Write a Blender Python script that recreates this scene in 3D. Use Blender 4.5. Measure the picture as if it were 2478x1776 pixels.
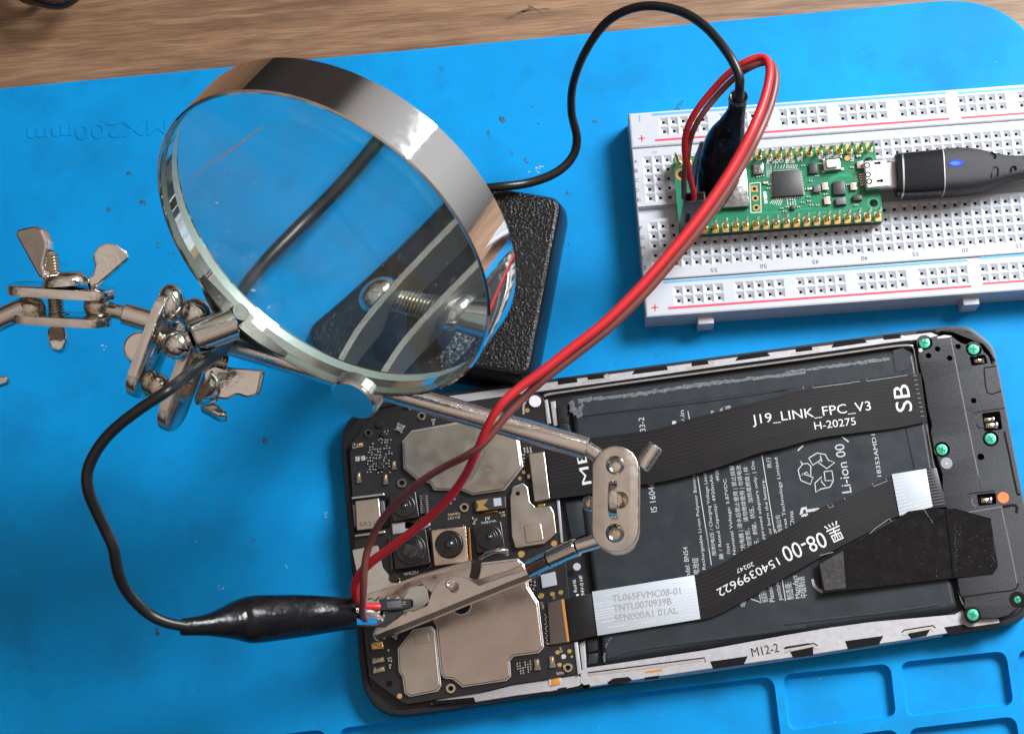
import bpy, bmesh, math, random
from mathutils import Vector, Matrix, Euler
from mathutils.geometry import tessellate_polygon
random.seed(7)
for _o in list(bpy.data.objects):
    bpy.data.objects.remove(_o, do_unlink=True)
SC = bpy.context.scene
COL = SC.collection
SC.unit_settings.system = 'METRIC'
SC.unit_settings.scale_length = 0.01          # one Blender unit = 1 cm; builders below speak millimetres
S = 0.1

# ------------------------------------------------------------------ camera
CAMP = Vector((-29.294, -148.768, 456.499))   # mm
CAMR = Euler((0.26997, 0.03697, -0.06394), 'XYZ')
FPX = 4537.0                                  # focal length in photo pixels (2478 wide)
cam_d = bpy.data.cameras.new('camera')
cam_d.sensor_fit = 'HORIZONTAL'
cam_d.sensor_width = 36.0
cam_d.lens = 36.0 * FPX / 2478.0
cam_d.clip_start = 0.5
cam_d.clip_end = 2000.0
cam_d.dof.use_dof = True
cam_d.dof.focus_distance = 45.0
cam_d.dof.aperture_fstop = 0.45
cam = bpy.data.objects.new('camera', cam_d)
cam.location = CAMP * S
cam.rotation_euler = CAMR
COL.objects.link(cam)
SC.camera = cam

# ------------------------------------------------------------------ world, lights, exposure
W = bpy.data.worlds.new('World')
SC.world = W
W.use_nodes = True
wn = W.node_tree.nodes; wl = W.node_tree.links
wn.clear()
w_out = wn.new('ShaderNodeOutputWorld')
w_bg = wn.new('ShaderNodeBackground')
w_tc = wn.new('ShaderNodeTexCoord')
w_sep = wn.new('ShaderNodeSeparateXYZ')
w_noise = wn.new('ShaderNodeTexNoise'); w_noise.inputs['Scale'].default_value = 2.6; w_noise.inputs['Detail'].default_value = 2
w_add = wn.new('ShaderNodeMath'); w_add.operation = 'MULTIPLY_ADD'
w_add.inputs[1].default_value = 0.62
w_off = wn.new('ShaderNodeMath'); w_off.operation = 'MULTIPLY_ADD'; w_off.inputs[1].default_value = 0.70; w_off.inputs[2].default_value = -0.15
w_ramp = wn.new('ShaderNodeValToRGB')
cr = w_ramp.color_ramp
cr.elements[0].position = 0.0; cr.elements[0].color = (0.022, 0.019, 0.019, 1)
cr.elements[1].position = 1.0; cr.elements[1].color = (0.92, 0.83, 0.77, 1)
for p_, c_ in ((0.30, (0.055, 0.045, 0.042, 1)), (0.50, (0.24, 0.19, 0.16, 1)), (0.78, (0.64, 0.54, 0.48, 1))):
    e_ = cr.elements.new(p_); e_.color = c_
wl.new(w_tc.outputs['Generated'], w_sep.inputs[0])
wl.new(w_tc.outputs['Generated'], w_noise.inputs['Vector'])
wl.new(w_noise.outputs['Fac'], w_off.inputs[0])
wl.new(w_sep.outputs['Z'], w_add.inputs[0])
wl.new(w_off.outputs[0], w_add.inputs[2])
wl.new(w_add.outputs[0], w_ramp.inputs['Fac'])
# the pale wall round the window
w_dot = wn.new('ShaderNodeVectorMath'); w_dot.operation = 'DOT_PRODUCT'; w_dot.inputs[1].default_value = (0.79, 0.55, 0.26)
wl.new(w_tc.outputs['Generated'], w_dot.inputs[0])
w_wall = wn.new('ShaderNodeMapRange'); w_wall.inputs[1].default_value = 0.72; w_wall.inputs[2].default_value = 0.98; w_wall.inputs[3].default_value = 0.0; w_wall.inputs[4].default_value = 0.62
wl.new(w_dot.outputs['Value'], w_wall.inputs[0])
w_mix = wn.new('ShaderNodeMix'); w_mix.data_type = 'RGBA'; w_mix.inputs[7].default_value = (1.0, 1.0, 1.0, 1)
wl.new(w_wall.outputs[0], w_mix.inputs[0]); wl.new(w_ramp.outputs['Color'], w_mix.inputs[6])
wl.new(w_mix.outputs[2], w_bg.inputs['Color'])
w_bg.inputs['Strength'].default_value = 0.9
wl.new(w_bg.outputs[0], w_out.inputs['Surface'])

def area_light(name, aim, direction, dist, sx, sy, power, color):
    d = bpy.data.lights.new(name, 'AREA')
    d.shape = 'RECTANGLE'; d.size = sx * S; d.size_y = sy * S
    d.energy = power; d.color = color
    o = bpy.data.objects.new(name, d)
    v = Vector(direction).normalized()
    o.location = (Vector(aim) + v * dist) * S
    o.rotation_euler = v.to_track_quat('Z', 'Y').to_euler()
    COL.objects.link(o)
    return o
# the window, to the upper right of the bench
wa = area_light('window_light', (95, -30, 0), (0.55, 0.47, 0.69), 720, 330, 290, 21000, (0.975, 0.985, 1.0))
wa.data.spread = math.radians(68)
# the lower, dimmer pane of the same window
area_light('window_lower_pane', (40, 0, 20), (0.61, 0.71, 0.36), 900, 210, 130, 9000, (0.97, 0.985, 1.0))

SC.view_settings.view_transform = 'Standard'
SC.view_settings.look = 'None'
SC.view_settings.exposure = 0.0
SC.view_settings.gamma = 1.0
SC.view_settings.use_curve_mapping = False
SC.render.engine = 'CYCLES'
cy = SC.cycles
cy.use_denoising = True
cy.max_bounces = 14
cy.transmission_bounces = 12
cy.transparent_max_bounces = 16
cy.glossy_bounces = 6
cy.diffuse_bounces = 4
cy.caustics_refractive = True
cy.caustics_reflective = False
cy.blur_glossy = 0.6
cy.sample_clamp_indirect = 6.0

# ------------------------------------------------------------------ pixel -> world
RM = CAMR.to_matrix()
def U(px, py, z):
    """photo pixel -> the point on the plane of height z (mm)"""
    d = RM @ Vector(((px - 1239.0) / FPX, -(py - 888.0) / FPX, -1.0))
    t = (z - CAMP.z) / d.z
    return CAMP + d * t
def pxmm(z):
    return FPX / ((CAMP.z - z) * 1.035)
def proj(p):
    q = RM.transposed() @ (Vector(p) - CAMP)
    return (1239 + FPX * q.x / -q.z, 888 - FPX * q.y / -q.z)
class T:
    """a magnified crop of the photo: crop pixel -> photo pixel"""
    def __init__(s, ox, oy, k): s.ox, s.oy, s.k = ox, oy, k
    def __call__(s, x, y): return (s.ox + x * s.k, s.oy + y * s.k)
A = T(820, 950, .28930); B = T(820, 1330, .28219); C = T(1350, 850, .27076); D = T(1350, 1280, .27076)
E = T(1900, 780, .25850); F = T(1900, 1150, .27695); G = T(1500, 300, .30864); H = T(2000, 320, .21076)
I = T(1500, 200, .15432); J = T(1540, 560, .15432); K = T(2128, 180, .15432); L = T(2128, 540, .15432)
M = T(0, 500, .33849); N = T(500, 550, .35273); P = T(350, 1300, .30864); S7 = T(860, 1350, .1940)
R2 = T(1300, 1020, .21532); R3 = T(1200, 880, .14771); R4 = T(880, 1560, .23810); R5 = T(1400, 1480, .24691)
R8 = T(1700, 1560, .34303); E8 = T(2200, 780, .12309); F7 = T(2278, 1400, .12308); Q2 = T(1178, 0, .57345)
X0 = T(0, 0, 1.0)
def PX(t, pts, z):
    return [U(*t(x, y), z) for x, y in pts]
def XY(t, pts, z):
    return [(p.x, p.y) for p in PX(t, pts, z)]

# ------------------------------------------------------------------ mesh helpers (mm)
def area2(p):
    return 0.5 * sum(p[i][0] * p[(i + 1) % len(p)][1] - p[(i + 1) % len(p)][0] * p[i][1] for i in range(len(p)))
def ccw(p):
    return list(p) if area2(p) > 0 else list(reversed(p))
def rnd(poly, r, n=4):
    """round the corners of a 2-D polygon; r a number or one per corner"""
    out = []; m = len(poly)
    for i in range(m):
        a, b, c = Vector(poly[i - 1][:2]), Vector(poly[i][:2]), Vector(poly[(i + 1) % m][:2])
        rr = r[i] if isinstance(r, (list, tuple)) else r
        u, v = a - b, c - b
        lu, lv = u.length, v.length
        if rr <= 0 or lu < 1e-6 or lv < 1e-6:
            out.append((b.x, b.y)); continue
        u /= lu; v /= lv
        ang = math.acos(max(-1, min(1, u.dot(v))))
        if ang > 3.05 or ang < 0.05:
            out.append((b.x, b.y)); continue
        t = min(rr / math.tan(ang / 2), lu * .48, lv * .48)
        p0, p1 = b + u * t, b + v * t
        for k in range(n + 1):
            s = k / n
            q = p0 * (1 - s) ** 2 + b * 2 * s * (1 - s) + p1 * s * s
            out.append((q.x, q.y))
    return out
def inset(poly, d):
    """offset a CCW polygon inward by d (mitred)"""
    out = []; m = len(poly)
    for i in range(m):
        a, b, c = Vector(poly[i - 1]), Vector(poly[i]), Vector(poly[(i + 1) % m])
        e0, e1 = (b - a), (c - b)
        if e0.length < 1e-9 or e1.length < 1e-9:
            out.append(tuple(b)); continue
        e0.normalize(); e1.normalize()
        n0, n1 = Vector((-e0.y, e0.x)), Vector((-e1.y, e1.x))
        k = n0 + n1
        if k.length < 1e-6:
            out.append(tuple(b + n0 * d)); continue
        k.normalize()
        q = b + k * (d / max(.45, k.dot(n0)))
        out.append((q.x, q.y))
    return out
def circle(cx, cy, r, n=24, a0=0.0):
    return [(cx + r * math.cos(a0 + 2 * math.pi * k / n), cy + r * math.sin(a0 + 2 * math.pi * k / n)) for k in range(n)]
def stadium(l, w, n=10):
    """capsule outline, length l along x, width w"""
    r = w / 2; h = l / 2 - r
    return [(h + r * math.cos(t), r * math.sin(t)) for t in [(-.5 + k / n) * math.pi for k in range(n + 1)]] + \
           [(-h + r * math.cos(t), r * math.sin(t)) for t in [(.5 + k / n) * math.pi for k in range(n + 1)]]
class Fr:
    """a local frame: x, y in the plate, z along its normal"""
    def __init__(s, o, x, y=None, z=None):
        s.o = Vector(o); s.x = Vector(x).normalized()
        if z is not None:
            z = Vector(z); z = (z - s.x * z.dot(s.x)).normalized(); s.z = z; s.y = z.cross(s.x)
        else:
            y = Vector(y); y = (y - s.x * y.dot(s.x)).normalized(); s.y = y; s.z = s.x.cross(y)
    def __call__(s, x, y, z=0.0): return s.o + s.x * x + s.y * y + s.z * z
WORLD = Fr((0, 0, 0), (1, 0, 0), (0, 1, 0))
def spline(pts, per=8, closed=False):
    """Catmull-Rom through tuples of any length"""
    out = []; n = len(pts)
    rng = n if closed else n - 1
    for i in range(rng):
        g = lambda k: pts[k % n] if closed else pts[max(0, min(n - 1, k))]
        p0, p1, p2, p3 = g(i - 1), g(i), g(i + 1), g(i + 2)
        for k in range(per):
            t = k / per
            out.append(tuple(0.5 * (2 * b + (c - a) * t + (2 * a - 5 * b + 4 * c - d) * t * t + (3 * b - a - 3 * c + d) * t ** 3)
                             for a, b, c, d in zip(p0, p1, p2, p3)))
    if not closed: out.append(tuple(pts[-1]))
    return out

class MB:
    def __init__(s): s.v = []; s.f = []; s.sm = True
    def add(s, vs, fs):
        o = len(s.v)
        s.v += [Vector(p) for p in vs]
        s.f += [tuple(i + o for i in f) for f in fs]
        return s
    def prism(s, poly, z0, z1, ch=0.0, fr=WORLD, holes=(), bottom=True, hole_ch=0.0):
        poly = ccw([tuple(p[:2]) for p in poly]); n = len(poly)
        holes = [list(reversed(ccw([tuple(p[:2]) for p in h]))) for h in holes]
        rings = [(poly, z0)]
        if ch > 0:
            rings += [(poly, z1 - ch), (inset(poly, ch * .35), z1 - ch * .3), (inset(poly, ch), z1)]
        else:
            rings += [(poly, z1)]
        vs = []; fs = []
        for r, z in rings: vs += [fr(x, y, z) for x, y in r]
        for k in range(len(rings) - 1):
            for i in range(n):
                j = (i + 1) % n
                fs.append((k * n + i, k * n + j, (k + 1) * n + j, (k + 1) * n + i))
        top = (len(rings) - 1) * n
        hs = []
        for h in holes:
            o = len(vs); m = len(h)
            vs += [fr(x, y, z1) for x, y in h] + [fr(x, y, z0) for x, y in h]
            for i in range(m):
                j = (i + 1) % m
                fs.append((o + i, o + m + i, o + m + j, o + j)[::-1])
            hs.append((o, m))
        if not holes:
            fs.append(tuple(range(top, top + n)))
            if bottom: fs.append(tuple(range(n - 1, -1, -1)))
        else:
            loops = [[Vector((x, y, 0)) for x, y in rings[-1][0]]] + [[Vector((x, y, 0)) for x, y in h] for h in holes]
            idx = list(range(top, top + n)); idb = list(range(n))
            for o, m in hs: idx += list(range(o, o + m)); idb += list(range(o + m, o + 2 * m))
            flat = [p for l in loops for p in l]
            for t in tessellate_polygon(loops):
                a, b, c = (flat[i] for i in t)
                t = tuple(t) if (b - a).cross(c - a).z > 0 else tuple(reversed(t))
                fs.append(tuple(idx[i] for i in t))
                if bottom: fs.append(tuple(idb[i] for i in reversed(t)))
        return s.add(vs, fs)
    def box(s, cx, cy, w, h, z0, z1, ang=0.0, ch=0.0, r=0.0, fr=WORLD):
        ca, sa = math.cos(ang), math.sin(ang)
        p = [(cx + x * ca - y * sa, cy + x * sa + y * ca) for x, y in ((-w / 2, -h / 2), (w / 2, -h / 2), (w / 2, h / 2), (-w / 2, h / 2))]
        if r > 0: p = rnd(p, r)
        return s.prism(p, z0, z1, ch, fr)
    def lathe(s, prof, fr, n=24, a0=0.0):
        """prof: (radius, height) pairs, spun round the frame's z; closed at r = 0"""
        vs = []; rows = []
        for r, h in prof:
            if r < 1e-6:
                rows.append([len(vs)]); vs.append(fr(0, 0, h))
            else:
                rows.append(list(range(len(vs), len(vs) + n)))
                vs += [fr(r * math.cos(a0 + 2 * math.pi * k / n), r * math.sin(a0 + 2 * math.pi * k / n), h) for k in range(n)]
        fs = []
        for a, b in zip(rows, rows[1:]):
            for k in range(n):
                j = (k + 1) % n
                if len(a) == 1 and len(b) == 1: break
                if len(a) == 1: fs.append((a[0], b[j], b[k]))
                elif len(b) == 1: fs.append((a[k], a[j], b[0]))
                else: fs.append((a[k], a[j], b[j], b[k]))
        return s.add(vs, fs)
    def cyl(s, p0, p1, r0, r1=None, n=20, ch=0.0):
        p0, p1 = Vector(p0), Vector(p1); r1 = r0 if r1 is None else r1
        ax = p1 - p0; L = ax.length
        t = Vector((0, 0, 1)) if abs(ax.normalized().z) < .9 else Vector((1, 0, 0))
        x = t.cross(ax).normalized()
        fr = Fr(p0, x, z=ax)
        if ch: pr = [(0, 0), (r0 - ch, 0), (r0, ch), (r1, L - ch), (r1 - ch, L), (0, L)]
        else: pr = [(0, 0), (r0, 0), (r1, L), (0, L)]
        return s.lathe(pr, fr, n)
    def ball(s, c, r, n=20, m=10, sq=(1, 1, 1)):
        vs = [Vector(c) + Vector((0, 0, -r * sq[2]))]; fs = []
        for i in range(1, m):
            t = math.pi * i / m
            vs += [Vector(c) + Vector((r * sq[0] * math.sin(t) * math.cos(2 * math.pi * k / n), r * sq[1] * math.sin(t) * math.sin(2 * math.pi * k / n), -r * sq[2] * math.cos(t))) for k in range(n)]
        vs.append(Vector(c) + Vector((0, 0, r * sq[2])))
        last = len(vs) - 1
        for k in range(n):
            j = (k + 1) % n
            fs.append((0, 1 + j, 1 + k)); fs.append((last, 1 + (m - 2) * n + k, 1 + (m - 2) * n + j))
            for i in range(m - 2):
                a = 1 + i * n
                fs.append((a + k, a + j, a + n + j, a + n + k))
        return s.add(vs, fs)
    def tube(s, pts, rad, n=14, up=None, flat=None, caps=True):
        """pts: points; rad: one radius or one per point; flat: (w, h) factors of the section, h along the transported up"""
        pts = [Vector(p) for p in pts]; m = len(pts)
        rad = rad if isinstance(rad, (list, tuple)) else [rad] * m
        vs = []; nrm = None
        for i in range(m):
            t = (pts[min(m - 1, i + 1)] - pts[max(0, i - 1)]).normalized()
            if nrm is None or up is not None:
                g = Vector(up) if up is not None else (Vector((0, 0, 1)) if abs(t.z) < .9 else Vector((1, 0, 0)))
                nrm = (g - t * g.dot(t)).normalized()
            else:
                nrm = (nrm - t * nrm.dot(t)).normalized()
            b = t.cross(nrm)
            fw, fh = (1, 1) if flat is None else (flat[i] if isinstance(flat, list) else flat)
            for k in range(n):
                a = 2 * math.pi * k / n
                vs.append(pts[i] + b * (rad[i] * fw * math.cos(a)) + nrm * (rad[i] * fh * math.sin(a)))
        fs = []
        for i in range(m - 1):
            for k in range(n):
                j = (k + 1) % n
                fs.append((i * n + k, i * n + j, (i + 1) * n + j, (i + 1) * n + k))
        if caps:
            fs.append(tuple(range(n - 1, -1, -1))); fs.append(tuple(range((m - 1) * n, m * n)))
        return s.add(vs, fs)
    def strip(s, pts, w, z=None):
        """thin flat ribbon of width w along 3-D points, lying level"""
        pts = [Vector(p) for p in pts]; vs = []; fs = []
        for i, p in enumerate(pts):
            t = pts[min(len(pts) - 1, i + 1)] - pts[max(0, i - 1)]
            nn = Vector((-t.y, t.x, 0)).normalized() * (w / 2)
            vs += [p - nn, p + nn]
        for i in range(len(pts) - 1):
            fs.append((2 * i, 2 * i + 2, 2 * i + 3, 2 * i + 1))
        return s.add(vs, fs)
    def flatpoly(s, poly, z):
        poly = ccw([tuple(p[:2]) for p in poly])
        return s.add([(x, y, z) for x, y in poly], [tuple(range(len(poly)))])
    def text(s, string, p0, p1, height=None, lift=0.0, th=0.0):
        """lettering with its baseline from p0 to p1 (3-D, mm); height = cap height in mm, else natural"""
        key = string
        if key not in TXT:
            cu = bpy.data.curves.new('lettering', 'FONT'); cu.body = string; cu.resolution_u = 3
            o = bpy.data.objects.new('lettering', cu); COL.objects.link(o)
            bpy.context.view_layer.update()
            me = o.evaluated_get(bpy.context.evaluated_depsgraph_get()).to_mesh()
            TXT[key] = ([tuple(v.co) for v in me.vertices], [tuple(f.vertices) for f in me.polygons])
            o.to_mesh_clear(); bpy.data.objects.remove(o); bpy.data.curves.remove(cu)
        vs, fs = TXT[key]
        if not vs: return s
        x0 = min(v[0] for v in vs); x1 = max(v[0] for v in vs); y0 = min(0, min(v[1] for v in vs)); y1 = max(v[1] for v in vs)
        p0, p1 = Vector(p0), Vector(p1)
        u = p1 - p0; k = u.length / max(1e-6, x1 - x0)
        u.normalize()
        w = Vector((-u.y, u.x, 0)).normalized()
        ky = k if height is None else height / .70
        return s.add([p0 + u * ((x - x0) * k) + w * (y * ky) + Vector((0, 0, lift)) for x, y, z_ in vs], fs)
    def bold(s, string, t, a, b, z, hpx=None, w=.085):
        n0 = len(s.v)
        for k, (ox, oy) in enumerate(((-w, 0), (w, 0), (0, w), (0, -w))):
            n1 = len(s.v); s.tx(string, t, a, b, z, hpx, .03 + .003 * k)
            for v in s.v[n1:]: v.x += ox; v.y += oy
        return s
    def tx(s, string, t, a, b, z, hpx=None, lift=0.03):
        """lettering traced in a crop: baseline from crop pixel a to b on the plane z"""
        return s.text(string, U(*t(*a), z), U(*t(*b), z), None if hpx is None else hpx * t.k / pxmm(z), lift)
    def build(s, name, mat, parent=None, kind=None, sharp=35, extra=None):
        nf = len(s.f)
        if extra: s.add(extra[0].v, extra[0].f)
        base = BASE.get(parent, Vector((0, 0, 0))) if parent is not None else Vector((0, 0, 0))
        me = bpy.data.meshes.new(name)
        me.from_pydata([tuple((p - base) * S) for p in s.v], [], s.f)
        me.validate(); me.update()
        bm = bmesh.new(); bm.from_mesh(me)
        bmesh.ops.recalc_face_normals(bm, faces=bm.faces)
        bm.to_mesh(me); bm.free()
        me.materials.append(mat)
        if extra:
            me.materials.append(extra[1])
            for p in me.polygons:
                if p.index >= nf: p.material_index = 1
        if s.sm:
            me.set_sharp_from_angle(angle=math.radians(sharp))
            for p in me.polygons: p.use_smooth = len(p.vertices) < 5
        o = bpy.data.objects.new(name, me); COL.objects.link(o)
        if parent is not None:
            o.parent = parent
        BASE[o] = base
        if kind: o['kind'] = kind
        return o
TXT = {}
BASE = {}
def thing(name, label, cat, base, group=None):
    o = bpy.data.objects.new(name, None); COL.objects.link(o)
    o.empty_display_size = 1.0
    o.location = Vector(base) * S
    BASE[o] = Vector(base)
    o['label'] = label; o['category'] = cat
    if group: o['group'] = group
    return o

# ------------------------------------------------------------------ materials
MATS = {}
def mat(name, col, rough=.5, metal=0.0, spec=.5, bump=None, vary=None, trans=0.0, ior=1.5, emit=None, coat=0.0, sss=0.0, speck=None, alpha_=None, rvar=None):
    """bump=(scale, strength, distance); vary=(scale, amount, detail); speck=(scale, threshold, colour)"""
    m = bpy.data.materials.new(name); m.use_nodes = True
    nt = m.node_tree; n = nt.nodes; l = nt.links
    b = n['Principled BSDF']
    b.inputs['Base Color'].default_value = (*col, 1)
    b.inputs['Roughness'].default_value = rough
    b.inputs['Metallic'].default_value = metal
    b.inputs['Specular IOR Level'].default_value = spec
    b.inputs['IOR'].default_value = ior
    b.inputs['Transmission Weight'].default_value = trans
    b.inputs['Coat Weight'].default_value = coat
    b.inputs['Coat Roughness'].default_value = .1
    if sss:
        b.inputs['Subsurface Weight'].default_value = sss
        b.inputs['Subsurface Scale'].default_value = .08
    if emit:
        b.inputs['Emission Color'].default_value = (*emit[0], 1); b.inputs['Emission Strength'].default_value = emit[1]
    tc = n.new('ShaderNodeTexCoord')
    colsock = None
    if vary:
        t = n.new('ShaderNodeTexNoise'); t.inputs['Scale'].default_value = vary[0]; t.inputs['Detail'].default_value = vary[2] if len(vary) > 2 else 4
        l.new(tc.outputs['Object'], t.inputs['Vector'])
        mr = n.new('ShaderNodeMapRange'); mr.inputs[1].default_value = .3; mr.inputs[2].default_value = .7
        mr.inputs[3].default_value = 1 - vary[1]; mr.inputs[4].default_value = 1 + vary[1]
        l.new(t.outputs['Fac'], mr.inputs[0])
        mx = n.new('ShaderNodeMix'); mx.data_type = 'RGBA'; mx.blend_type = 'MULTIPLY'; mx.inputs[0].default_value = 1
        mx.inputs[6].default_value = (*col, 1)
        l.new(mr.outputs[0], mx.inputs[7])
        colsock = mx.outputs[2]
    if speck:
        t = n.new('ShaderNodeTexNoise'); t.inputs['Scale'].default_value = speck[0]; t.inputs['Detail'].default_value = 1
        l.new(tc.outputs['Object'], t.inputs['Vector'])
        mr = n.new('ShaderNodeMapRange'); mr.inputs[1].default_value = speck[1]; mr.inputs[2].default_value = speck[1] + .05
        l.new(t.outputs['Fac'], mr.inputs[0])
        mx = n.new('ShaderNodeMix'); mx.data_type = 'RGBA'
        l.new(mr.outputs[0], mx.inputs[0])
        if colsock: l.new(colsock, mx.inputs[6])
        else: mx.inputs[6].default_value = (*col, 1)
        mx.inputs[7].default_value = (*speck[2], 1)
        colsock = mx.outputs[2]
    if colsock: l.new(colsock, b.inputs['Base Color'])
    if rvar:
        t = n.new('ShaderNodeTexNoise'); t.inputs['Scale'].default_value = rvar[0]; t.inputs['Detail'].default_value = 5
        l.new(tc.outputs['Object'], t.inputs['Vector'])
        mr = n.new('ShaderNodeMapRange'); mr.inputs[1].default_value = .3; mr.inputs[2].default_value = .7
        mr.inputs[3].default_value = max(.02, rough - rvar[1]); mr.inputs[4].default_value = min(1, rough + rvar[1])
        l.new(t.outputs['Fac'], mr.inputs[0]); l.new(mr.outputs[0], b.inputs['Roughness'])
    if bump:
        t = n.new('ShaderNodeTexNoise'); t.inputs['Scale'].default_value = bump[0]; t.inputs['Detail'].default_value = 3
        l.new(tc.outputs['Object'], t.inputs['Vector'])
        bp = n.new('ShaderNodeBump'); bp.inputs['Strength'].default_value = bump[1]; bp.inputs['Distance'].default_value = bump[2]
        l.new(t.outputs['Fac'], bp.inputs['Height']); l.new(bp.outputs[0], b.inputs['Normal'])
    MATS[name] = m
    return m
M_mat = mat('blue_silicone', (0.0, 0.245, 0.60), .56, spec=.13, vary=(.28, .12, 5), bump=(28, .10, .01), rvar=(1.2, .06))
M_white = mat('white_plastic', (.47, .50, .55), .38, bump=(60, .05, .005), vary=(3, .02))
M_white2 = mat('white_plastic_rail', (.465, .50, .555), .40, bump=(60, .05, .005), vary=(3, .02))
M_hole = mat('contact_hole', (.06, .055, .048), .7, spec=.1)
M_red_ink = mat('red_ink', (.60, .045, .085), .5)
M_blue_ink = mat('blue_ink', (.08, .36, .74), .5)
M_black_ink = mat('black_ink', (.06, .06, .065), .55)
M_gray_ink = mat('gray_ink', (.28, .28, .30), .55)
M_white_ink = mat('white_ink', (.60, .61, .63), .5)
M_pcb = mat('green_solder_mask', (.006, .175, .085), .30, spec=.5, vary=(14, .18, 5), bump=(40, .08, .01), coat=.15)
M_pcb2 = mat('green_solder_mask_trace', (.018, .25, .13), .3)
M_gold = mat('gold_pad', (.86, .58, .22), .28, 1.0, bump=(30, .1, .01))
M_solder = mat('solder', (.80, .74, .62), .2, 1.0, bump=(20, .25, .02))
M_pin = mat('pin_metal', (.62, .60, .52), .22, 1.0)
M_chip = mat('black_chip', (.025, .026, .029), .42, bump=(80, .1, .004), vary=(6, .12))
M_chip2 = mat('grey_inductor', (.10, .105, .12), .45)
M_steel = mat('can_steel', (.34, .34, .355), .20, 1.0, bump=(90, .25, .006), rvar=(8, .08))
M_usb = mat('usb_steel', (.55, .55, .56), .34, 1.0, bump=(40, .08, .004))
M_cap = mat('tan_capacitor', (.46, .37, .26), .4)
M_btn = mat('white_button', (.72, .72, .70), .35)
M_rubber = mat('black_rubber', (.014, .014, .016), .34, bump=(70, .12, .01), rvar=(6, .08))
M_grip = mat('black_grip', (.016, .017, .022), .40, spec=.4, bump=(110, .55, .02), speck=(110, .66, (.13, .135, .16)))
M_grip2 = mat('black_shell', (.010, .011, .015), .20, spec=.4, bump=(60, .08, .01), speck=(120, .70, (.10, .105, .12)))
M_led = mat('blue_led', (.0, .01, .25), .3, emit=((.0, .02, 1.0), .55))
M_led2 = mat('blue_led_core', (.01, .12, .5), .3, emit=((.0, .22, 1.0), .45))
M_wire_black = mat('black_wire', (.010, .011, .013), .36, bump=(30, .05, .01))
M_boot = mat('black_vinyl', (.006, .006, .008), .22, spec=.28, bump=(3.2, .22, .12), rvar=(3, .10))
M_wire_red = mat('red_wire', (.54, .018, .024), .42, bump=(25, .05, .01))
M_wire_brown = mat('brown_wire', (.17, .048, .042), .42, bump=(25, .05, .01))
M_housing = mat('black_housing', (.022, .023, .026), .42, bump=(60, .1, .008))
M_nickel = mat('nickel_plate', (.76, .73, .69), .10, 1.0, bump=(9, .10, .03), rvar=(5, .05))
M_nickel_r = mat('rough_nickel', (.76, .72, .67), .15, 1.0, bump=(26, .30, .02), rvar=(8, .07))
M_nickel_b = mat('brushed_nickel', (.66, .61, .565), .20, 1.0, vary=(3, .06, 6), bump=(30, .12, .01), rvar=(5, .10))
M_brass = mat('brassy_nickel', (.62, .565, .46), .18, 1.0, bump=(12, .1, .02))
M_chrome = mat('chrome_rim', (.84, .84, .84), .05, 1.0, bump=(1.2, .012, .05), rvar=(6, .02))
M_edge = mat('cut_steel_edge', (.46, .42, .37), .42, 1.0, bump=(35, .5, .03))
M_glass = mat('lens_glass', (.965, .99, .98), .012, trans=1.0, ior=1.50, rvar=(1.3, .022), bump=(2.0, .02, .01))
_v = M_glass.node_tree.nodes.new('ShaderNodeVolumeAbsorption')
_v.inputs['Color'].default_value = (.55, .86, .74, 1); _v.inputs['Density'].default_value = .30
M_glass.node_tree.links.new(_v.outputs[0], M_glass.node_tree.nodes['Material Output'].inputs['Volume'])
_nt = M_glass.node_tree; _o = _nt.nodes['Material Output']; _b = _nt.nodes['Principled BSDF']
_mx = _nt.nodes.new('ShaderNodeMixShader'); _df = _nt.nodes.new('ShaderNodeBsdfDiffuse'); _df.inputs['Color'].default_value = (.75, .78, .77, 1)
_tc = _nt.nodes.new('ShaderNodeTexCoord'); _nz = _nt.nodes.new('ShaderNodeTexNoise'); _nz.inputs['Scale'].default_value = .9; _nz.inputs['Detail'].default_value = 7
_nt.links.new(_tc.outputs['Object'], _nz.inputs['Vector'])
_mr = _nt.nodes.new('ShaderNodeMapRange'); _mr.inputs[1].default_value = .38; _mr.inputs[2].default_value = .72; _mr.inputs[3].default_value = .012; _mr.inputs[4].default_value = .10
_nt.links.new(_nz.outputs['Fac'], _mr.inputs[0]); _nt.links.new(_mr.outputs[0], _mx.inputs[0])
_nt.links.new(_b.outputs[0], _mx.inputs[1]); _nt.links.new(_df.outputs[0], _mx.inputs[2]); _nt.links.new(_mx.outputs[0], _o.inputs['Surface'])
M_iron = mat('black_enamel', (.006, .006, .007), .16, spec=.38, bump=(17, .62, .05))
M_frame = mat('phone_black_plastic', (.011, .012, .015), .40, spec=.35, bump=(50, .10, .006))
M_alloy = mat('magnesium_alloy', (.40, .40, .42), .48, .35, spec=.35, vary=(6, .06, 6), bump=(18, .10, .01), rvar=(10, .1))
M_alloy2 = mat('bright_alloy', (.66, .65, .65), .30, .9, vary=(8, .1), bump=(25, .1, .01))
M_pcbk = mat('black_solder_mask', (.014, .014, .016), .34, spec=.4, vary=(5, .2), bump=(40, .06, .006))
M_shield = mat('shield_tin', (.47, .43, .37), .32, 1.0, vary=(1.0, .10, 5), bump=(60, .06, .004), rvar=(2.5, .06))
M_shield_d = mat('textured_tin', (.42, .39, .34), .50, 1.0, bump=(75, .8, .012), vary=(70, .2))
M_batt = mat('battery_film', (.022, .028, .034), .36, spec=.26, vary=(1.2, .10), bump=(2.2, .10, .06), rvar=(2.5, .08))
M_batt2 = mat('battery_tape', (.028, .034, .041), .30, spec=.3, vary=(2, .15), bump=(3.0, .18, .05))
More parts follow.
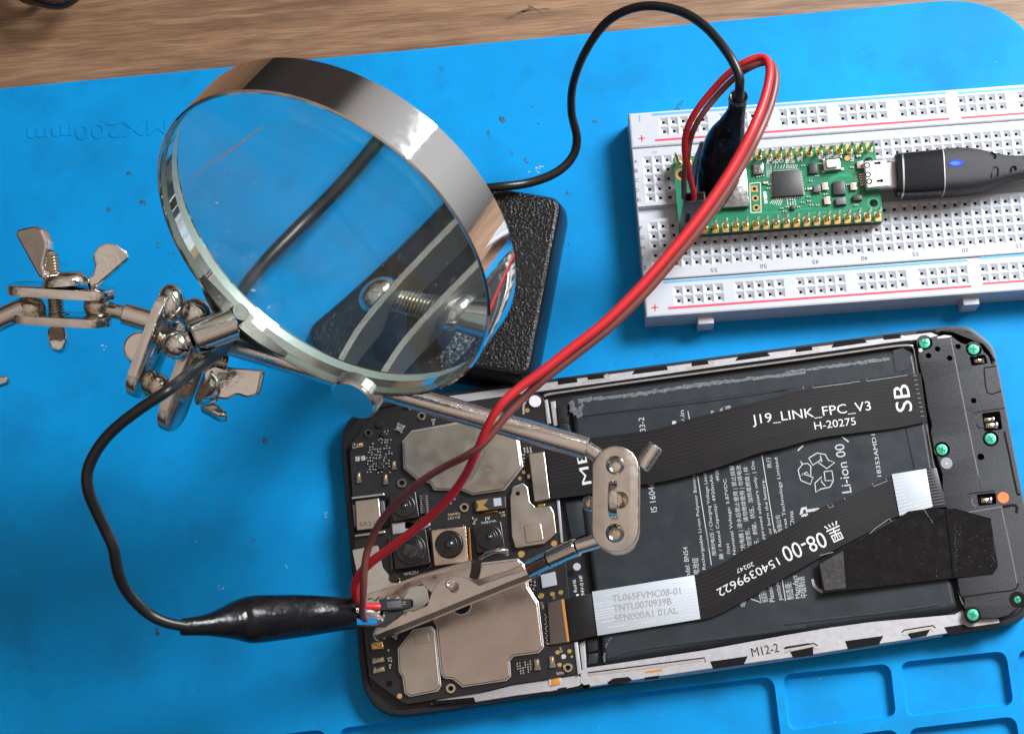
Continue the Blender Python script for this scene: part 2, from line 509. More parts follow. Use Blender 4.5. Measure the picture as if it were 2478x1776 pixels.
M_scuff = mat('scuffed_film', (.09, .105, .12), .5, vary=(16, .55, 6), bump=(40, .6, .02))
M_flex = mat('black_flex', (.009, .0085, .010), .40, spec=.24, bump=(3, .05, .03), vary=(2, .15))
M_flex2 = mat('flex_trace', (.022, .021, .024), .32, spec=.3)
M_flexl = mat('flex_brown', (.075, .055, .045), .35)
M_label = mat('white_sticker', (.42, .46, .51), .42, bump=(30, .06, .006))
M_label2 = mat('sticker_ridge', (.54, .59, .65), .42)
M_copper = mat('orange_polyimide', (.50, .20, .035), .35)
M_tape = mat('black_film_tape', (.004, .004, .005), .18, spec=.26, bump=(3.0, .30, .05), rvar=(4, .08), speck=(40, .73, (.07, .07, .08)))
M_tape2 = mat('grey_film_tape', (.026, .026, .025), .35, bump=(9, .3, .03), vary=(10, .3))
M_module = mat('speaker_module_plastic', (.022, .024, .029), .50, spec=.35, bump=(55, .7, .018), speck=(85, .72, (.10, .105, .115)))
M_screw = mat('green_screw', (.10, .62, .40), .30, .85, bump=(25, .15, .01))
M_screw_d = mat('green_recess', (.008, .17, .08), .4, .3)
M_dark = mat('dark_recess', (.005, .005, .006), .7, spec=.12)
M_orange = mat('orange_pad', (.80, .16, .03), .45)
M_greypad = mat('grey_pad', (.22, .23, .28), .5)
M_lens = mat('camera_glass', (.012, .013, .018), .06, coat=1.0)
M_blackring = mat('camera_black', (.012, .012, .013), .30)
M_smd = mat('component_ends', (.58, .56, .54), .32, .7)
M_seal = mat('white_sealant', (.72, .71, .80), .45)
M_silver = mat('silver_print', (.55, .55, .56), .4, .4)
def mottle(m):
    nt = m.node_tree; n = nt.nodes; l = nt.links; b = n['Principled BSDF']
    src = b.inputs['Base Color'].links[0].from_socket
    tc = n.new('ShaderNodeTexCoord')
    for sc_, lo_, hi_, colr, amt in ((.42, .50, .68, (.002, .165, .40), .60), (1.1, .58, .70, (.002, .17, .38), .35), (2.6, .66, .74, (.010, .13, .24), .45), (7.0, .68, .76, (.04, .36, .70), .35)):
        t = n.new('ShaderNodeTexNoise'); t.inputs['Scale'].default_value = sc_; t.inputs['Detail'].default_value = 6; t.inputs['Roughness'].default_value = .6
        l.new(tc.outputs['Object'], t.inputs['Vector'])
        mr = n.new('ShaderNodeMapRange'); mr.inputs[1].default_value = lo_; mr.inputs[2].default_value = hi_; mr.inputs[3].default_value = 0; mr.inputs[4].default_value = amt
        l.new(t.outputs['Fac'], mr.inputs[0])
        mx = n.new('ShaderNodeMix'); mx.data_type = 'RGBA'; mx.inputs[7].default_value = (*colr, 1)
        l.new(mr.outputs[0], mx.inputs[0]); l.new(src, mx.inputs[6]); src = mx.outputs[2]
    l.new(src, b.inputs['Base Color'])
mottle(M_mat)
M_smudge = mat('dried_flux_stain', (.012, .10, .20), .75, vary=(9, .5))
M_fleck = mat('pale_residue', (.30, .48, .64), .7)
M_batt_ink = mat('battery_print', (.44, .46, .48), .5)
M_strip = mat('bare_steel_edge', (.25, .225, .20), .45, .9, bump=(35, .6, .03))
M_smear = mat('marker_smear', (.26, .27, .25), .36, .9)
M_emb = mat('embossed_silicone', (.003, .215, .60), .48, spec=.35)

def wood_material():
    m = bpy.data.materials.new('oak_laminate'); m.use_nodes = True
    nt = m.node_tree; n = nt.nodes; l = nt.links; b = n['Principled BSDF']
    tc = n.new('ShaderNodeTexCoord'); mp = n.new('ShaderNodeMapping')
    mp.inputs['Rotation'].default_value = (0, 0, math.radians(-2)); mp.inputs['Scale'].default_value = (.16, 1.7, 1)
    l.new(tc.outputs['Object'], mp.inputs['Vector'])
    a = n.new('ShaderNodeTexNoise'); a.inputs['Scale'].default_value = 1.5; a.inputs['Detail'].default_value = 9; a.inputs['Roughness'].default_value = .62; a.inputs['Distortion'].default_value = .5
    l.new(mp.outputs[0], a.inputs['Vector'])
    r = n.new('ShaderNodeValToRGB'); c = r.color_ramp
    c.elements[0].position = .22; c.elements[0].color = (.085, .042, .022, 1)
    c.elements[1].position = .80; c.elements[1].color = (.34, .205, .115, 1)
    e = c.elements.new(.47); e.color = (.20, .112, .062, 1)
    e = c.elements.new(.58); e.color = (.26, .152, .086, 1)
    l.new(a.outputs['Fac'], r.inputs['Fac'])
    mp2 = n.new('ShaderNodeMapping'); mp2.inputs['Scale'].default_value = (1.1, 26, 1); mp2.inputs['Rotation'].default_value = (0, 0, math.radians(-2))
    l.new(tc.outputs['Object'], mp2.inputs['Vector'])
    f = n.new('ShaderNodeTexNoise'); f.inputs['Scale'].default_value = 1.0; f.inputs['Detail'].default_value = 5
    l.new(mp2.outputs[0], f.inputs['Vector'])
    mr = n.new('ShaderNodeMapRange'); mr.inputs[1].default_value = .35; mr.inputs[2].default_value = .65; mr.inputs[3].default_value = .72; mr.inputs[4].default_value = 1.16
    l.new(f.outputs['Fac'], mr.inputs[0])
    mx = n.new('ShaderNodeMix'); mx.data_type = 'RGBA'; mx.blend_type = 'MULTIPLY'; mx.inputs[0].default_value = 1
    l.new(r.outputs[0], mx.inputs[6]); l.new(mr.outputs[0], mx.inputs[7])
    l.new(mx.outputs[2], b.inputs['Base Color'])
    b.inputs['Roughness'].default_value = .5
    bp = n.new('ShaderNodeBump'); bp.inputs['Strength'].default_value = .12; bp.inputs['Distance'].default_value = .02
    l.new(f.outputs['Fac'], bp.inputs['Height']); l.new(bp.outputs[0], b.inputs['Normal'])
    return m
M_wood = wood_material()
M_knot = mat('wood_knot', (.115, .064, .038), .55, vary=(6, .5))

# ================================================================== desk and mat
MAT_T = 3.2
mb = MB()
mb.prism([(-420, -330), (420, -330), (420, 330), (-420, 330)], -30, -MAT_T)
desk = mb.build('desk_surface', M_wood, kind='structure')
knot = MB()
for pts, w in (([(1225, 48), (1245, 38), (1262, 30), (1290, 18)], .8), ([(1278, 14), (1300, 26), (1318, 38)], .5), ([(1262, 30), (1300, 24), (1330, 22)], .4)):
    sp = spline([tuple(U(x, y, -MAT_T)) for x, y in pts], 5)
    knot.strip([(x, y, z + .02) for x, y, z in sp], w)
kn = knot.build('desk_knot', M_knot, desk)
kn['kind'] = 'structure'

mat_t = thing('silicone_mat', 'bright blue silicone work mat with rounded corner and moulded compartments on the wooden desk', 'work mat', (0, -60, -MAT_T))
# outline: the far edge traced, the rest runs out of the picture
e0 = U(0, 213, 0); e1 = U(2110, 16.5, 0)
dv = (e1 - e0).normalized(); dn = Vector((dv.y, -dv.x, 0))
c_tr = U(2500, -20.0, 0)
tl = e0 - dv * 40
W_mat = (c_tr - tl).dot(dv); H_mat = 300
om = [tl, tl + dv * W_mat, tl + dv * W_mat + dn * H_mat, tl + dn * H_mat]
om = rnd([(p.x, p.y) for p in om], [24, 27, 24, 24], 12)
cells = []
def cell(t, pts, r=2.6): cells.append(rnd(ccw(XY(t, pts, 0)), r, 6))
cell(R8, [(562, 207), (1325, 128), (1368, 505), (605, 612)])
cell(R8, [(1392, 120), (2140, 40), (2197, 425), (1440, 515)])
cell(R8, [(2222, 40), (2600, -5), (2660, 380), (2262, 428)])
cell(X0, [(815, 1762), (1872, 1635), (1892, 1800), (835, 1930)], 3.0)
cell(X0, [(300, 1822), (788, 1763), (802, 1870), (310, 1930)], 3.0)
cell(R8, [(640, 690), (1375, 590), (1430, 960), (660, 1080)])
cell(R8, [(1450, 590), (2210, 500), (2270, 880), (1500, 980)])
cell(R8, [(2285, 492), (2640, 450), (2700, 830), (2340, 880)])
DEP = 2.2
mb = MB()
om = ccw(om)
holes = [list(reversed(c)) for c in cells]
loops = [[Vector((x, y, 0)) for x, y in inset(om, .6)]] + [[Vector((x, y, 0)) for x, y in h] for h in holes]
flat = [p for lp in loops for p in lp]
tris = []
for t in tessellate_polygon(loops):
    a, b, c = (flat[i] for i in t)
    tris.append(tuple(t) if (b - a).cross(c - a).z > 0 else tuple(reversed(t)))
mb.add(flat, tris)
n_ = len(om)
i0 = inset(om, .6)
vs = [(x, y, 0) for x, y in i0] + [(x, y, -.45) for x, y in om] + [(x, y, -MAT_T) for x, y in om]
fs = []
for k in range(2):
    for i in range(n_):
        j = (i + 1) % n_
        fs.append((k * n_ + i, (k + 1) * n_ + i, (k + 1) * n_ + j, k * n_ + j))
mb.add(vs, fs)
for c in cells:
    m_ = len(c)
    rings = [(c, 0), (inset(c, .12), -.25), (inset(c, .3), -DEP + .5), (inset(c, .9), -DEP)]
    vs = [(x, y, z) for r, z in rings for x, y in r]; fs = []
    for k in range(3):
        for i in range(m_):
            j = (i + 1) % m_
            fs.append((k * m_ + i, k * m_ + j, (k + 1) * m_ + j, (k + 1) * m_ + i))
    fs.append(tuple(range(3 * m_, 4 * m_)))
    mb.add(vs, fs)
mat_body = mb.build('mat_body', M_mat, mat_t, sharp=40)
emb = MB()
q1, q2 = U(405, 289, 0), U(66, 312, 0)
emb.text('MX200mm', q1, q2, 4.3, .0)
ev = emb.v; nn_ = len(ev)
em2 = MB(); em2.add([p + Vector((0, 0, .13)) for p in ev], emb.f)
edges = {}
for f in emb.f:
    for a, b in zip(f, f[1:] + f[:1]): edges[(a, b)] = edges.get((a, b), 0) + 1
em2.add([p + Vector((0, 0, .13)) for p in ev] + [p + Vector((0, 0, -.1)) for p in ev],
        [(a, b, b + nn_, a + nn_) for a, b in edges if (b, a) not in edges])
em2.build('embossed_lettering', M_mat, mat_t)
st = MB()
rs = random.Random(3)
def blot(px, py, r, n=9):
    p = U(px, py, .03)
    st.flatpoly([(p.x + r * rs.uniform(.45, 1.1) * math.cos(t), p.y + r * rs.uniform(.45, 1.1) * math.sin(t)) for t in [2 * math.pi * k / n for k in range(n)]], .03 + .004 * rs.random())
for x, y, r in ((312, 420, 1.0), (345, 490, 1.2), (640, 1067, 1.6), (385, 595, .8), (415, 615, .5), (425, 660, .5), (1215, 290, 1.6), (1180, 325, .8), (1185, 330, .6), (1440, 300, .9), (1290, 262, .5), (1270, 388, .7),
                (1645, 252, .9), (1640, 262, .7), (385, 1526, 1.4), (610, 1310, .6), (1395, 320, .7), (1378, 590, .5), (1235, 372, .4), (265, 510, .9), (1375, 470, .6), (1300, 300, .5)):
    st = MB()
    for k in range(3): blot(x + rs.uniform(-6, 6), y + rs.uniform(-6, 6), r * rs.uniform(.35, .8))
    st.build('flux_stain', M_smudge, mat_t)
st = MB()
for x, y, r in ((250, 838, 1.2), (535, 1420, .9), (695, 1370, .6), (475, 1310, .6), (790, 1245, 1.0), (1298, 410, 1.1), (1310, 405, .8), (2470, 450, .8), (2085, 128, .3), (2410, 150, .3), (1283, 418, .6), (2055, 1748, .7), (2018, 1748, .4), (1708, 1668, .3), (1860, 1672, .3), (1985, 1642, .3), (2380, 1712, .3), (2330, 1722, .25), (2420, 1705, .3), (1790, 1700, .3), (1600, 1730, .3), (1450, 1760, .3)):
    zc = -DEP if y > 1640 and x > 820 else 0
    for k in range(4):
        p = U(x + rs.uniform(-7, 7) * r, y + rs.uniform(-7, 7) * r, zc + .03); rr = r * rs.uniform(.12, .35)
        st.flatpoly([(p.x + rr * rs.uniform(.4, 1.1) * math.cos(t), p.y + rr * rs.uniform(.4, 1.1) * math.sin(t)) for t in [2 * math.pi * k_ / 7 for k_ in range(7)]], zc + .04 + .004 * rs.random())
for k in range(150):
    x, y = rs.uniform(0, 2478), rs.uniform(150, 1760)
    zc = -DEP if y > 1660 and x > 900 else 0
    p = U(x, y, zc + .03); rr = rs.uniform(.05, .13)
    st.flatpoly([(p.x + rr * rs.uniform(.4, 1.1) * math.cos(t), p.y + rr * rs.uniform(.4, 1.1) * math.sin(t)) for t in [2 * math.pi * k_ / 5 for k_ in range(5)]], zc + .03)
st.build('residue_flecks', M_fleck, mat_t, kind='stuff')

# ================================================================== breadboard
P_ = 2.54
ROWY = {'J': 0, 'I': 1, 'H': 2, 'G': 3, 'F': 4, 'E': 7, 'D': 8, 'C': 9, 'B': 10, 'A': 11}
BT = 8.5
# measure the traced outline on the plane of the top
bl = U(1561, 766, BT); tlb = U(1522.5, 276, BT)
X_L = min(bl.x, tlb.x) ; Y_B = bl.y ; Y_T = U(2300, 209, BT).y
X_L = (bl.x + tlb.x) / 2
X_R = X_L + 165
bb = thing('breadboard', 'long white plastic solderless breadboard carrying the green circuit board, with red and blue striped rails', 'breadboard', ((X_L + X_R) / 2, 14, 0))
YJ0 = U(1700, 0, BT).y
def rail_y(t, x, y): return U(*t(x, y), BT).y
y_split_top = U(*I(900, 985), BT).y       # joint between upper rail and terminal strip
y_split_bot = U(*J(1300, 690), BT).y
def sockets(mb, xs, ys, ztop, x0, x1, y0, y1, half=1.17, hh=.35, zf=.46, zd=4.0):
    """a plate with funnel-shaped contact holes at the grid xs x ys; zd: depth of the shaft"""
    dark = MB()
    # build the plate as bands: cells at the holes, plain quads between
    def cuts(vals, a, b):
        out = [(a, None)]
        for v in vals:
            out.append((v - half, v)); out.append((v + half, None))
        out.append((b, None)); return out
    cx, cyy = cuts(xs, x0, x1), cuts(ys, y0, y1)
    for i in range(len(cx) - 1):
        xa, hx = cx[i]; xb = cx[i + 1][0]
        for j in range(len(cyy) - 1):
            ya, hy = cyy[j]; yb = cyy[j + 1][0]
            if xb - xa < 1e-6 or yb - ya < 1e-6: continue
            if hx is None or hy is None:
                mb.add([(xa, ya, ztop), (xb, ya, ztop), (xb, yb, ztop), (xa, yb, ztop)], [(0, 1, 2, 3)])
            else:
                g = .10
                v = [(xa, ya, ztop), (xb, ya, ztop), (xb, yb, ztop), (xa, yb, ztop)]
                v += [(xa + g, ya + g, ztop - .05), (xb - g, ya + g, ztop - .05), (xb - g, yb - g, ztop - .05), (xa + g, yb - g, ztop - .05)]
                v += [(hx - hh, hy - hh, ztop - zf), (hx + hh, hy - hh, ztop - zf), (hx + hh, hy + hh, ztop - zf), (hx - hh, hy + hh, ztop - zf)]
                f = [(0, 1, 5, 4), (1, 2, 6, 5), (2, 3, 7, 6), (3, 0, 4, 7), (4, 5, 9, 8), (5, 6, 10, 9), (6, 7, 11, 10), (7, 4, 8, 11)]
                mb.add(v, f)
                dark.add([(hx - hh, hy - hh, ztop - zf), (hx + hh, hy - hh, ztop - zf), (hx + hh, hy + hh, ztop - zf), (hx - hh, hy + hh, ztop - zf),
                          (hx - hh, hy - hh, ztop - zd), (hx + hh, hy - hh, ztop - zd), (hx + hh, hy + hh, ztop - zd), (hx - hh, hy + hh, ztop - zd)],
                         [(0, 1, 5, 4), (1, 2, 6, 5), (2, 3, 7, 6), (3, 0, 4, 7), (4, 5, 6, 7)])
    return dark
def slab_sides(mb, x0, x1, y0, y1, z0, z1, cr=.6, rr=.5):
    """sides and bottom of a slab whose top plate spans x0..x1, y0..y1 already; the top edge rolls over by rr"""
    rings = [((x0, y0, x1, y1), z1), ((x0 - rr * .7, y0 - rr * .7, x1 + rr * .7, y1 + rr * .7), z1 - rr * .3), ((x0 - rr, y0 - rr, x1 + rr, y1 + rr), z1 - rr), ((x0 - rr, y0 - rr, x1 + rr, y1 + rr), z0)]
    vs = []; fs = []
    for (a, b, c, d), z in rings: vs += [(a, b, z), (c, b, z), (c, d, z), (a, d, z)]
    for k in range(3):
        for i in range(4):
            j = (i + 1) % 4
            fs.append((k * 4 + i, (k + 1) * 4 + i, (k + 1) * 4 + j, k * 4 + j))
    fs.append((12, 15, 14, 13))
    mb.add(vs, fs)
cols = [2.54 * k for k in range(0, 60)]
pitch = 2.54
# terminal strip: lower half, groove, upper half
ts = MB()
yA, yB_ = y_split_bot + .12, y_split_top - .12
gy0, gy1 = 10.16 + 2.0, 17.78 - 2.0
dk = sockets(ts, cols, [2.54 * ROWY[r] for r in 'JIHGF'], BT, X_L + .4, X_R - .4, yA + .3, gy0)
d2 = sockets(ts, cols, [2.54 * ROWY[r] for r in 'EDCBA'], BT, X_L + .4, X_R - .4, gy1, yB_ - .3)
gz = BT - 1.6
ts.add([(X_L + .4, gy0, BT), (X_R - .4, gy0, BT), (X_R - .4, gy0 + .25, gz), (X_L + .4, gy0 + .25, gz), (X_R - .4, gy1 - .25, gz), (X_L + .4, gy1 - .25, gz), (X_R - .4, gy1, BT), (X_L + .4, gy1, BT)],
       [(0, 1, 2, 3), (3, 2, 4, 5), (5, 4, 6, 7)])
slab_sides(ts, X_L + .4, X_R - .4, yA + .3, yB_ - .3, 0, BT, rr=.3)
dk.v, dk.f = dk.v + d2.v, dk.f + [tuple(i + len(dk.v) for i in f) for f in d2.f]
ts_o = ts.build('terminal_strip', M_white, bb, sharp=30, extra=(dk, M_hole))
lab = MB()
for r, (t, x, y) in {'A': (I, 250, 1268), 'B': (I, 262, 1415), 'C': (I, 275, 1562)}.items():
    lab.tx(r, t, (x - 26, y), (x + 26, y - 3), BT, 62)
for r, x, y in (('D', 635, 812), ('E', 643, 852), ('F', 652, 972), ('G', 657, 1012), ('H', 660, 1055)):
    lab.tx(r, Q2, (x - 7, y), (x + 7, y - 1), BT, 17)
for r, x, y in (('I', 97, 440), ('J', 125, 592)):
    lab.tx(r, J, (x - (22 if r == 'J' else 6), y), (x + (22 if r == 'J' else 6), y - 3), BT, 60)
# the column numbers read upside down from here
def num(s, t, x, y, w=105, h=68):
    lab.tx(s, t, (x + w / 2, y - h / 2 - 3), (x - w / 2, y - h / 2 + 4), BT, h)
num('55', J, 1212, 612); num('50', J, 1990, 548)
for s_, x, y in (('45', 1387, 1106), ('40', 1593, 1091)):
    lab.tx(s_, Q2, (x + 15, y - 10), (x - 15, y - 8), BT, 19)
for s_, x, y in (('35', 567, 490), ('30', 1343, 430), ('25', 2185, 362)): num(s_, L, x, y)
lab.build('printed_lettering', M_black_ink, ts_o)
lab = MB()
for s_, x, y in (('60', 540, 1105),): lab.tx(s_, I, (x + 40, y - 28), (x - 40, y - 24), BT, 42)
for s_, x, y in (('35', 330, 920), ('30', 1097, 865), ('25', 1905, 808)): lab.tx(s_, K, (x + 50, y - 18), (x - 50, y - 14), BT, 36)
lab.build('worn_lettering', M_gray_ink, ts_o)

def rail(y0, y1, hole_ys, hx0, sign_pts):
    mb = MB()
    xs = [hx0 + 2.54 * k for k in range(60) if k % 6 != 5]
    dk = sockets(mb, xs, hole_ys, BT, X_L + .5, X_R - .5, y0 + .5, y1 - .5, zd=2.4)
    slab_sides(mb, X_L + .5, X_R - .5, y0 + .5, y1 - .5, 0, BT, rr=.5)
    o = mb.build('power_rail', M_white2, bb, sharp=30, extra=(dk, M_holer))
    for nm, m, t, segs in sign_pts:
        s = MB()
        for a, b in segs: s.strip([U(*t(*a), BT + .03), U(*t(*b), BT + .03)], .32)
        s.build(nm, m, o)
    return o
M_holer = mat('shallow_contact_hole', (.17, .16, .14), .6)
ur1, ur2 = U(*I(680, 637), BT - 1), U(*I(695, 797), BT - 1)
lr1, lr2 = U(*J(645, 945), BT - 1), U(*J(662, 1108), BT - 1)
bx = U(2165, 560, BT)
yb0 = U(*J(1200, 1275), BT).y; yt1 = U(*K(1100, 240), BT).y
rail(y_split_top + .12, yt1, [(ur1.y + ur2.y) / 2 - 1.27, (ur1.y + ur2.y) / 2 + 1.27], (ur1.x + ur2.x) / 2,
     [('minus_sign', M_blue_ink, I, [((307, 512), (313, 612))]), ('plus_sign', M_red_ink, I, [((290, 880), (396, 872)), ((340, 825), (348, 930))])])
def stripe(o, m, nm, t, a, t2, b, w=.56):
    p, q = U(*t(*a), BT), U(*t2(*b), BT)
    y = (p.y + q.y) / 2
    s = MB(); s.add([(p.x, y - w / 2, BT + .03), (q.x, y - w / 2, BT + .03), (q.x, y + w / 2, BT + .03), (p.x, y + w / 2, BT + .03)], [(0, 1, 2, 3)])
    s.build(nm, m, o)
ro = [o for o in bb.children if o.name.startswith('power_rail')][0]
stripe(ro, M_blue_ink, 'blue_stripe', I, (500, 497), K, (1050, 305)); stripe(ro, M_blue_ink, 'blue_stripe', K, (1230, 292), K, (2900, 180))
stripe(ro, M_red_ink, 'red_stripe', I, (550, 912), K, (1100, 697)); stripe(ro, M_red_ink, 'red_stripe', K, (1285, 685), K, (2900, 570))
r2 = rail(yb0, y_split_bot - .12, [(lr1.y + lr2.y) / 2 - 1.27, (lr1.y + lr2.y) / 2 + 1.27], (lr1.x + lr2.x) / 2,
          [('plus_sign', M_red_ink, J, [((235, 1198), (345, 1188)), ((288, 1140), (294, 1248))])])
stripe(r2, M_blue_ink, 'blue_stripe', J, (420, 812), L, (1380, 572)); stripe(r2, M_blue_ink, 'blue_stripe', L, (1562, 556), L, (2900, 450))
stripe(r2, M_red_ink, 'red_stripe', J, (500, 1222), L, (1440, 975)); stripe(r2, M_red_ink, 'red_stripe', L, (1622, 957), L, (2900, 855))
for (t, xa, xb) in ((J, 955, 1205), (L, 1300, 1555)):
    p, q = U(*t(xa, 1480), 3), U(*t(xb, 1480), 3)
    m_ = MB()
    m_.prism([(p.x, yb0 - 2.1), (q.x, yb0 - 2.1), (q.x, yb0 + .3), (p.x, yb0 + .3)], .1, 6.2, .25)
    m_.build('locking_tab', M_white2, bb)

# ================================================================== circuit board with pins
GY, BYY = 7.62, 25.4
pc = thing('microcontroller_board', 'small green circuit board with rows of upright gold header pins, plugged into the white breadboard', 'circuit board', (31.75, 16.51, BT))
ZP = 12.0
px0, px1, py0, py1 = 31.75 - 25.5, 31.75 + 25.5, 16.51 - 10.5, 16.51 + 10.5
board = MB()
hl = [U(*G(465, 372), ZP), U(*G(1960, 248), ZP), U(*G(1995, 585), ZP)]
hxs = [(px0 + 2.0, 16.51 + 5.7), (px1 - 2.0, 16.51 + 5.7), (px1 - 2.0, 16.51 - 5.7)]
board.prism(rnd([(px0, py0), (px1, py0), (px1, py1), (px0, py1)], .5), ZP - 1, ZP, .0, holes=[circle(x, y, 1.05, 18) for x, y in hxs])
bo = board.build('board', M_pcb, pc)
for x, y in hxs:
    m_ = MB(); m_.prism(circle(x, y, 1.75, 24), ZP + .002, ZP + .05, holes=[circle(x, y, 1.05, 18)]); m_.build('mounting_hole_ring', M_gold if x < 20 else M_pcb2, pc)
pl = MB()
for yy in (GY, BYY): pl.box(31.75, yy, 50.8, 2.4, BT + .02, ZP - 1.02, ch=.1)
pl.build('header_strip', M_housing, pc)
rp = random.Random(5)
for k in range(3, 23):
    for yy in (GY, BYY):
        x = 2.54 * k; sgn = 1 if yy == BYY else -1
        edge = py1 if sgn > 0 else py0
        m_ = MB()
        q = rnd([(x - .82, yy - .85 * sgn), (x + .82, yy - .85 * sgn), (x + .82, edge), (x - .82, edge)] if sgn > 0 else [(x - .82, edge), (x + .82, edge), (x + .82, yy + .85), (x - .82, yy + .85)], .35)
        m_.prism(q, ZP + .001, ZP + .05)
        pad = m_.build('solder_pad', M_gold, pc)
        s = MB(); e = rp.uniform(.85, 1.05)
        s.lathe([(.78 * e, 0), (.66 * e, .22), (.47 * e, .6), (.36, 1.0), (0, 1.05)], Fr((x, yy, ZP + .05), (1, 0, 0), (0, 1, 0)), 14)
        s.build('solder_joint', M_gold if rp.random() < .45 else M_solder, pad)
        p = MB()
        lx, ly = rp.uniform(-.12, .12), rp.uniform(-.1, .1)
        if k == 3 and sgn > 0: lx, ly = -.9, .5
        top = ZP + 5.4
        h = .32
        vs = [(x - h, yy - h, 5.5), (x + h, yy - h, 5.5), (x + h, yy + h, 5.5), (x - h, yy + h, 5.5)]
        vs += [(a, b, ZP + .6) for a, b, _ in vs[:4]]
        vs += [(x - h + lx, yy - h + ly, top - .4), (x + h + lx, yy - h + ly, top - .4), (x + h + lx, yy + h + ly, top - .4), (x - h + lx, yy + h + ly, top - .4)]
        g = .17
        vs += [(x - g + lx, yy - g + ly, top), (x + g + lx, yy - g + ly, top), (x + g + lx, yy + g + ly, top), (x - g + lx, yy + g + ly, top)]
        fs = []
        for r in range(3):
            for i in range(4): fs.append((r * 4 + i, r * 4 + (i + 1) % 4, r * 4 + 4 + (i + 1) % 4, r * 4 + 4 + i))
        fs += [(3, 2, 1, 0), (12, 13, 14, 15)]
        p.add(vs, fs); p.build('header_pin', M_pin, pc)
def gbox(name, m, pts, z1, ch=.08, z0=ZP, r=0.0, parent=pc, t=G, zt=None):
    mb = MB(); zt = z1 if zt is None else zt
    mb.prism(rnd(XY(t, pts, zt), r) if r else XY(t, pts, zt), z0 + .002, z1, ch)
    return mb.build(name, m, parent)
chip = gbox('processor_chip', M_chip, [(1197, 372), (1412, 357), (1440, 556), (1203, 572)], ZP + .9)
m_ = MB()
ca, cb, cc_, cd = XY(G, [(1197, 372), (1412, 357), (1440, 556), (1203, 572)], ZP + .9)
for (a, b, ox, oy) in ((ca, cb, 0, .35), (cb, cc_, .35, 0), (cc_, cd, 0, -.35), (cd, ca, -.35, 0)):
    for k in range(15):
        s = .06 + .88 * k / 14
        x, y = a[0] * (1 - s) + b[0] * s, a[1] * (1 - s) + b[1] * s
        m_.box(x + ox * .6, y + oy * .6, .22 if ox == 0 else .55, .22 if oy == 0 else .55, ZP + .003, ZP + .16)
m_.build('chip_leads', M_smd, chip)
wf = gbox('wireless_shield', M_steel, [(615, 330), (985, 300), (1015, 642), (640, 668)], ZP + 1.6, .15)
crs = gbox('crystal', M_steel, [(1045, 308), (1122, 302), (1128, 388), (1048, 396)], ZP + .9, .1)
crl = MB(); crl.tx('FL', G, (1066, 345), (1108, 341), ZP + .9, 22, .03); crl.tx('12', G, (1066, 378), (1108, 374), ZP + .9, 22, .03); crl.build('engraved_lettering', M_gray_ink, crs)
sw = gbox('push_button', M_usb, [(1592, 290), (1722, 272), (1735, 352), (1600, 368)], ZP + 1.5, .15)
mb = MB(); mb.prism(rnd(XY(G, [(1615, 282), (1700, 272), (1712, 335), (1625, 346)], ZP + 2.5), .55, 5), ZP + 1.5, ZP + 2.5, .25); mb.build('button_cap', M_btn, sw)
for q in ((1590, 285), (1728, 265), (1738, 360), (1595, 380)):
    p = U(*G(*q), ZP); b_ = MB(); b_.box(p.x, p.y, .8, .6, ZP + .003, ZP + .5, ch=.05); b_.build('button_foot', M_smd, sw)
gbox('flash_chip', M_chip, [(1482, 312), (1545, 305), (1552, 385), (1486, 392)], ZP + .8)
gbox('regulator_chip', M_chip, [(1670, 455), (1760, 447), (1772, 550), (1676, 556)], ZP + .9)
gbox('inductor', M_chip2, [(1692, 580), (1768, 574), (1778, 628), (1698, 634)], ZP + 1.1)
gbox('diode', M_chip2, [(1518, 480), (1572, 475), (1578, 530), (1520, 536)], ZP + 1.0)
gbox('transistor', M_chip, [(1826, 562), (1896, 556), (1902, 595), (1832, 602)], ZP + .9)
gbox('transistor', M_chip, [(1340, 640), (1372, 638), (1374, 668), (1342, 672)], ZP + .8)
def smd(pts, w=.9, l=1.6, ang=0, body=M_cap, h=.8, t=G, z=ZP, par=pc):
    for x, y in pts:
        p = U(*t(x, y), z)
        b_ = MB(); ca_, sa_ = math.cos(ang), math.sin(ang)
        b_.box(p.x, p.y, l * .5, w, z + .003, z + h, ang, .04); o = b_.build('capacitor', body, par)
        e_ = MB()
        for s in (-1, 1): e_.box(p.x + s * l * .37 * ca_, p.y + s * l * .37 * sa_, l * .26, w * 1.02, z + .002, z + h * 1.03, ang, .04)
        e_.build('end_cap', M_smd, o)
smd([(1605, 498), (1622, 610), (1828, 498), (1880, 330)], 1.5, 1.9, math.pi / 2)
smd([(1140, 468), (1485, 515), (1870, 258)], .55, 1.1, 0, h=.5)
m_ = MB()
for x, y in ((1462, 515), (1478, 575), (1482, 608), (1500, 640), (1085, 418), (1118, 412), (1165, 510), (1172, 478), (1435, 330), (1495, 452), (1550, 640), (1268, 665), (1310, 655), (1590, 320), (1562, 315), (1545, 412), (585, 330), (1820, 345), (1850, 640), (1400, 655), (1345, 600), (1430, 620), (1560, 545), (1785, 480), (1900, 420), (1290, 690), (1610, 555)):
    p = U(*G(x, y), ZP)
    for s in (-1, 1): m_.box(p.x + s * .28, p.y, .3, .34, ZP + .003, ZP + .32)
m_.build('chip_resistors', M_smd, pc)
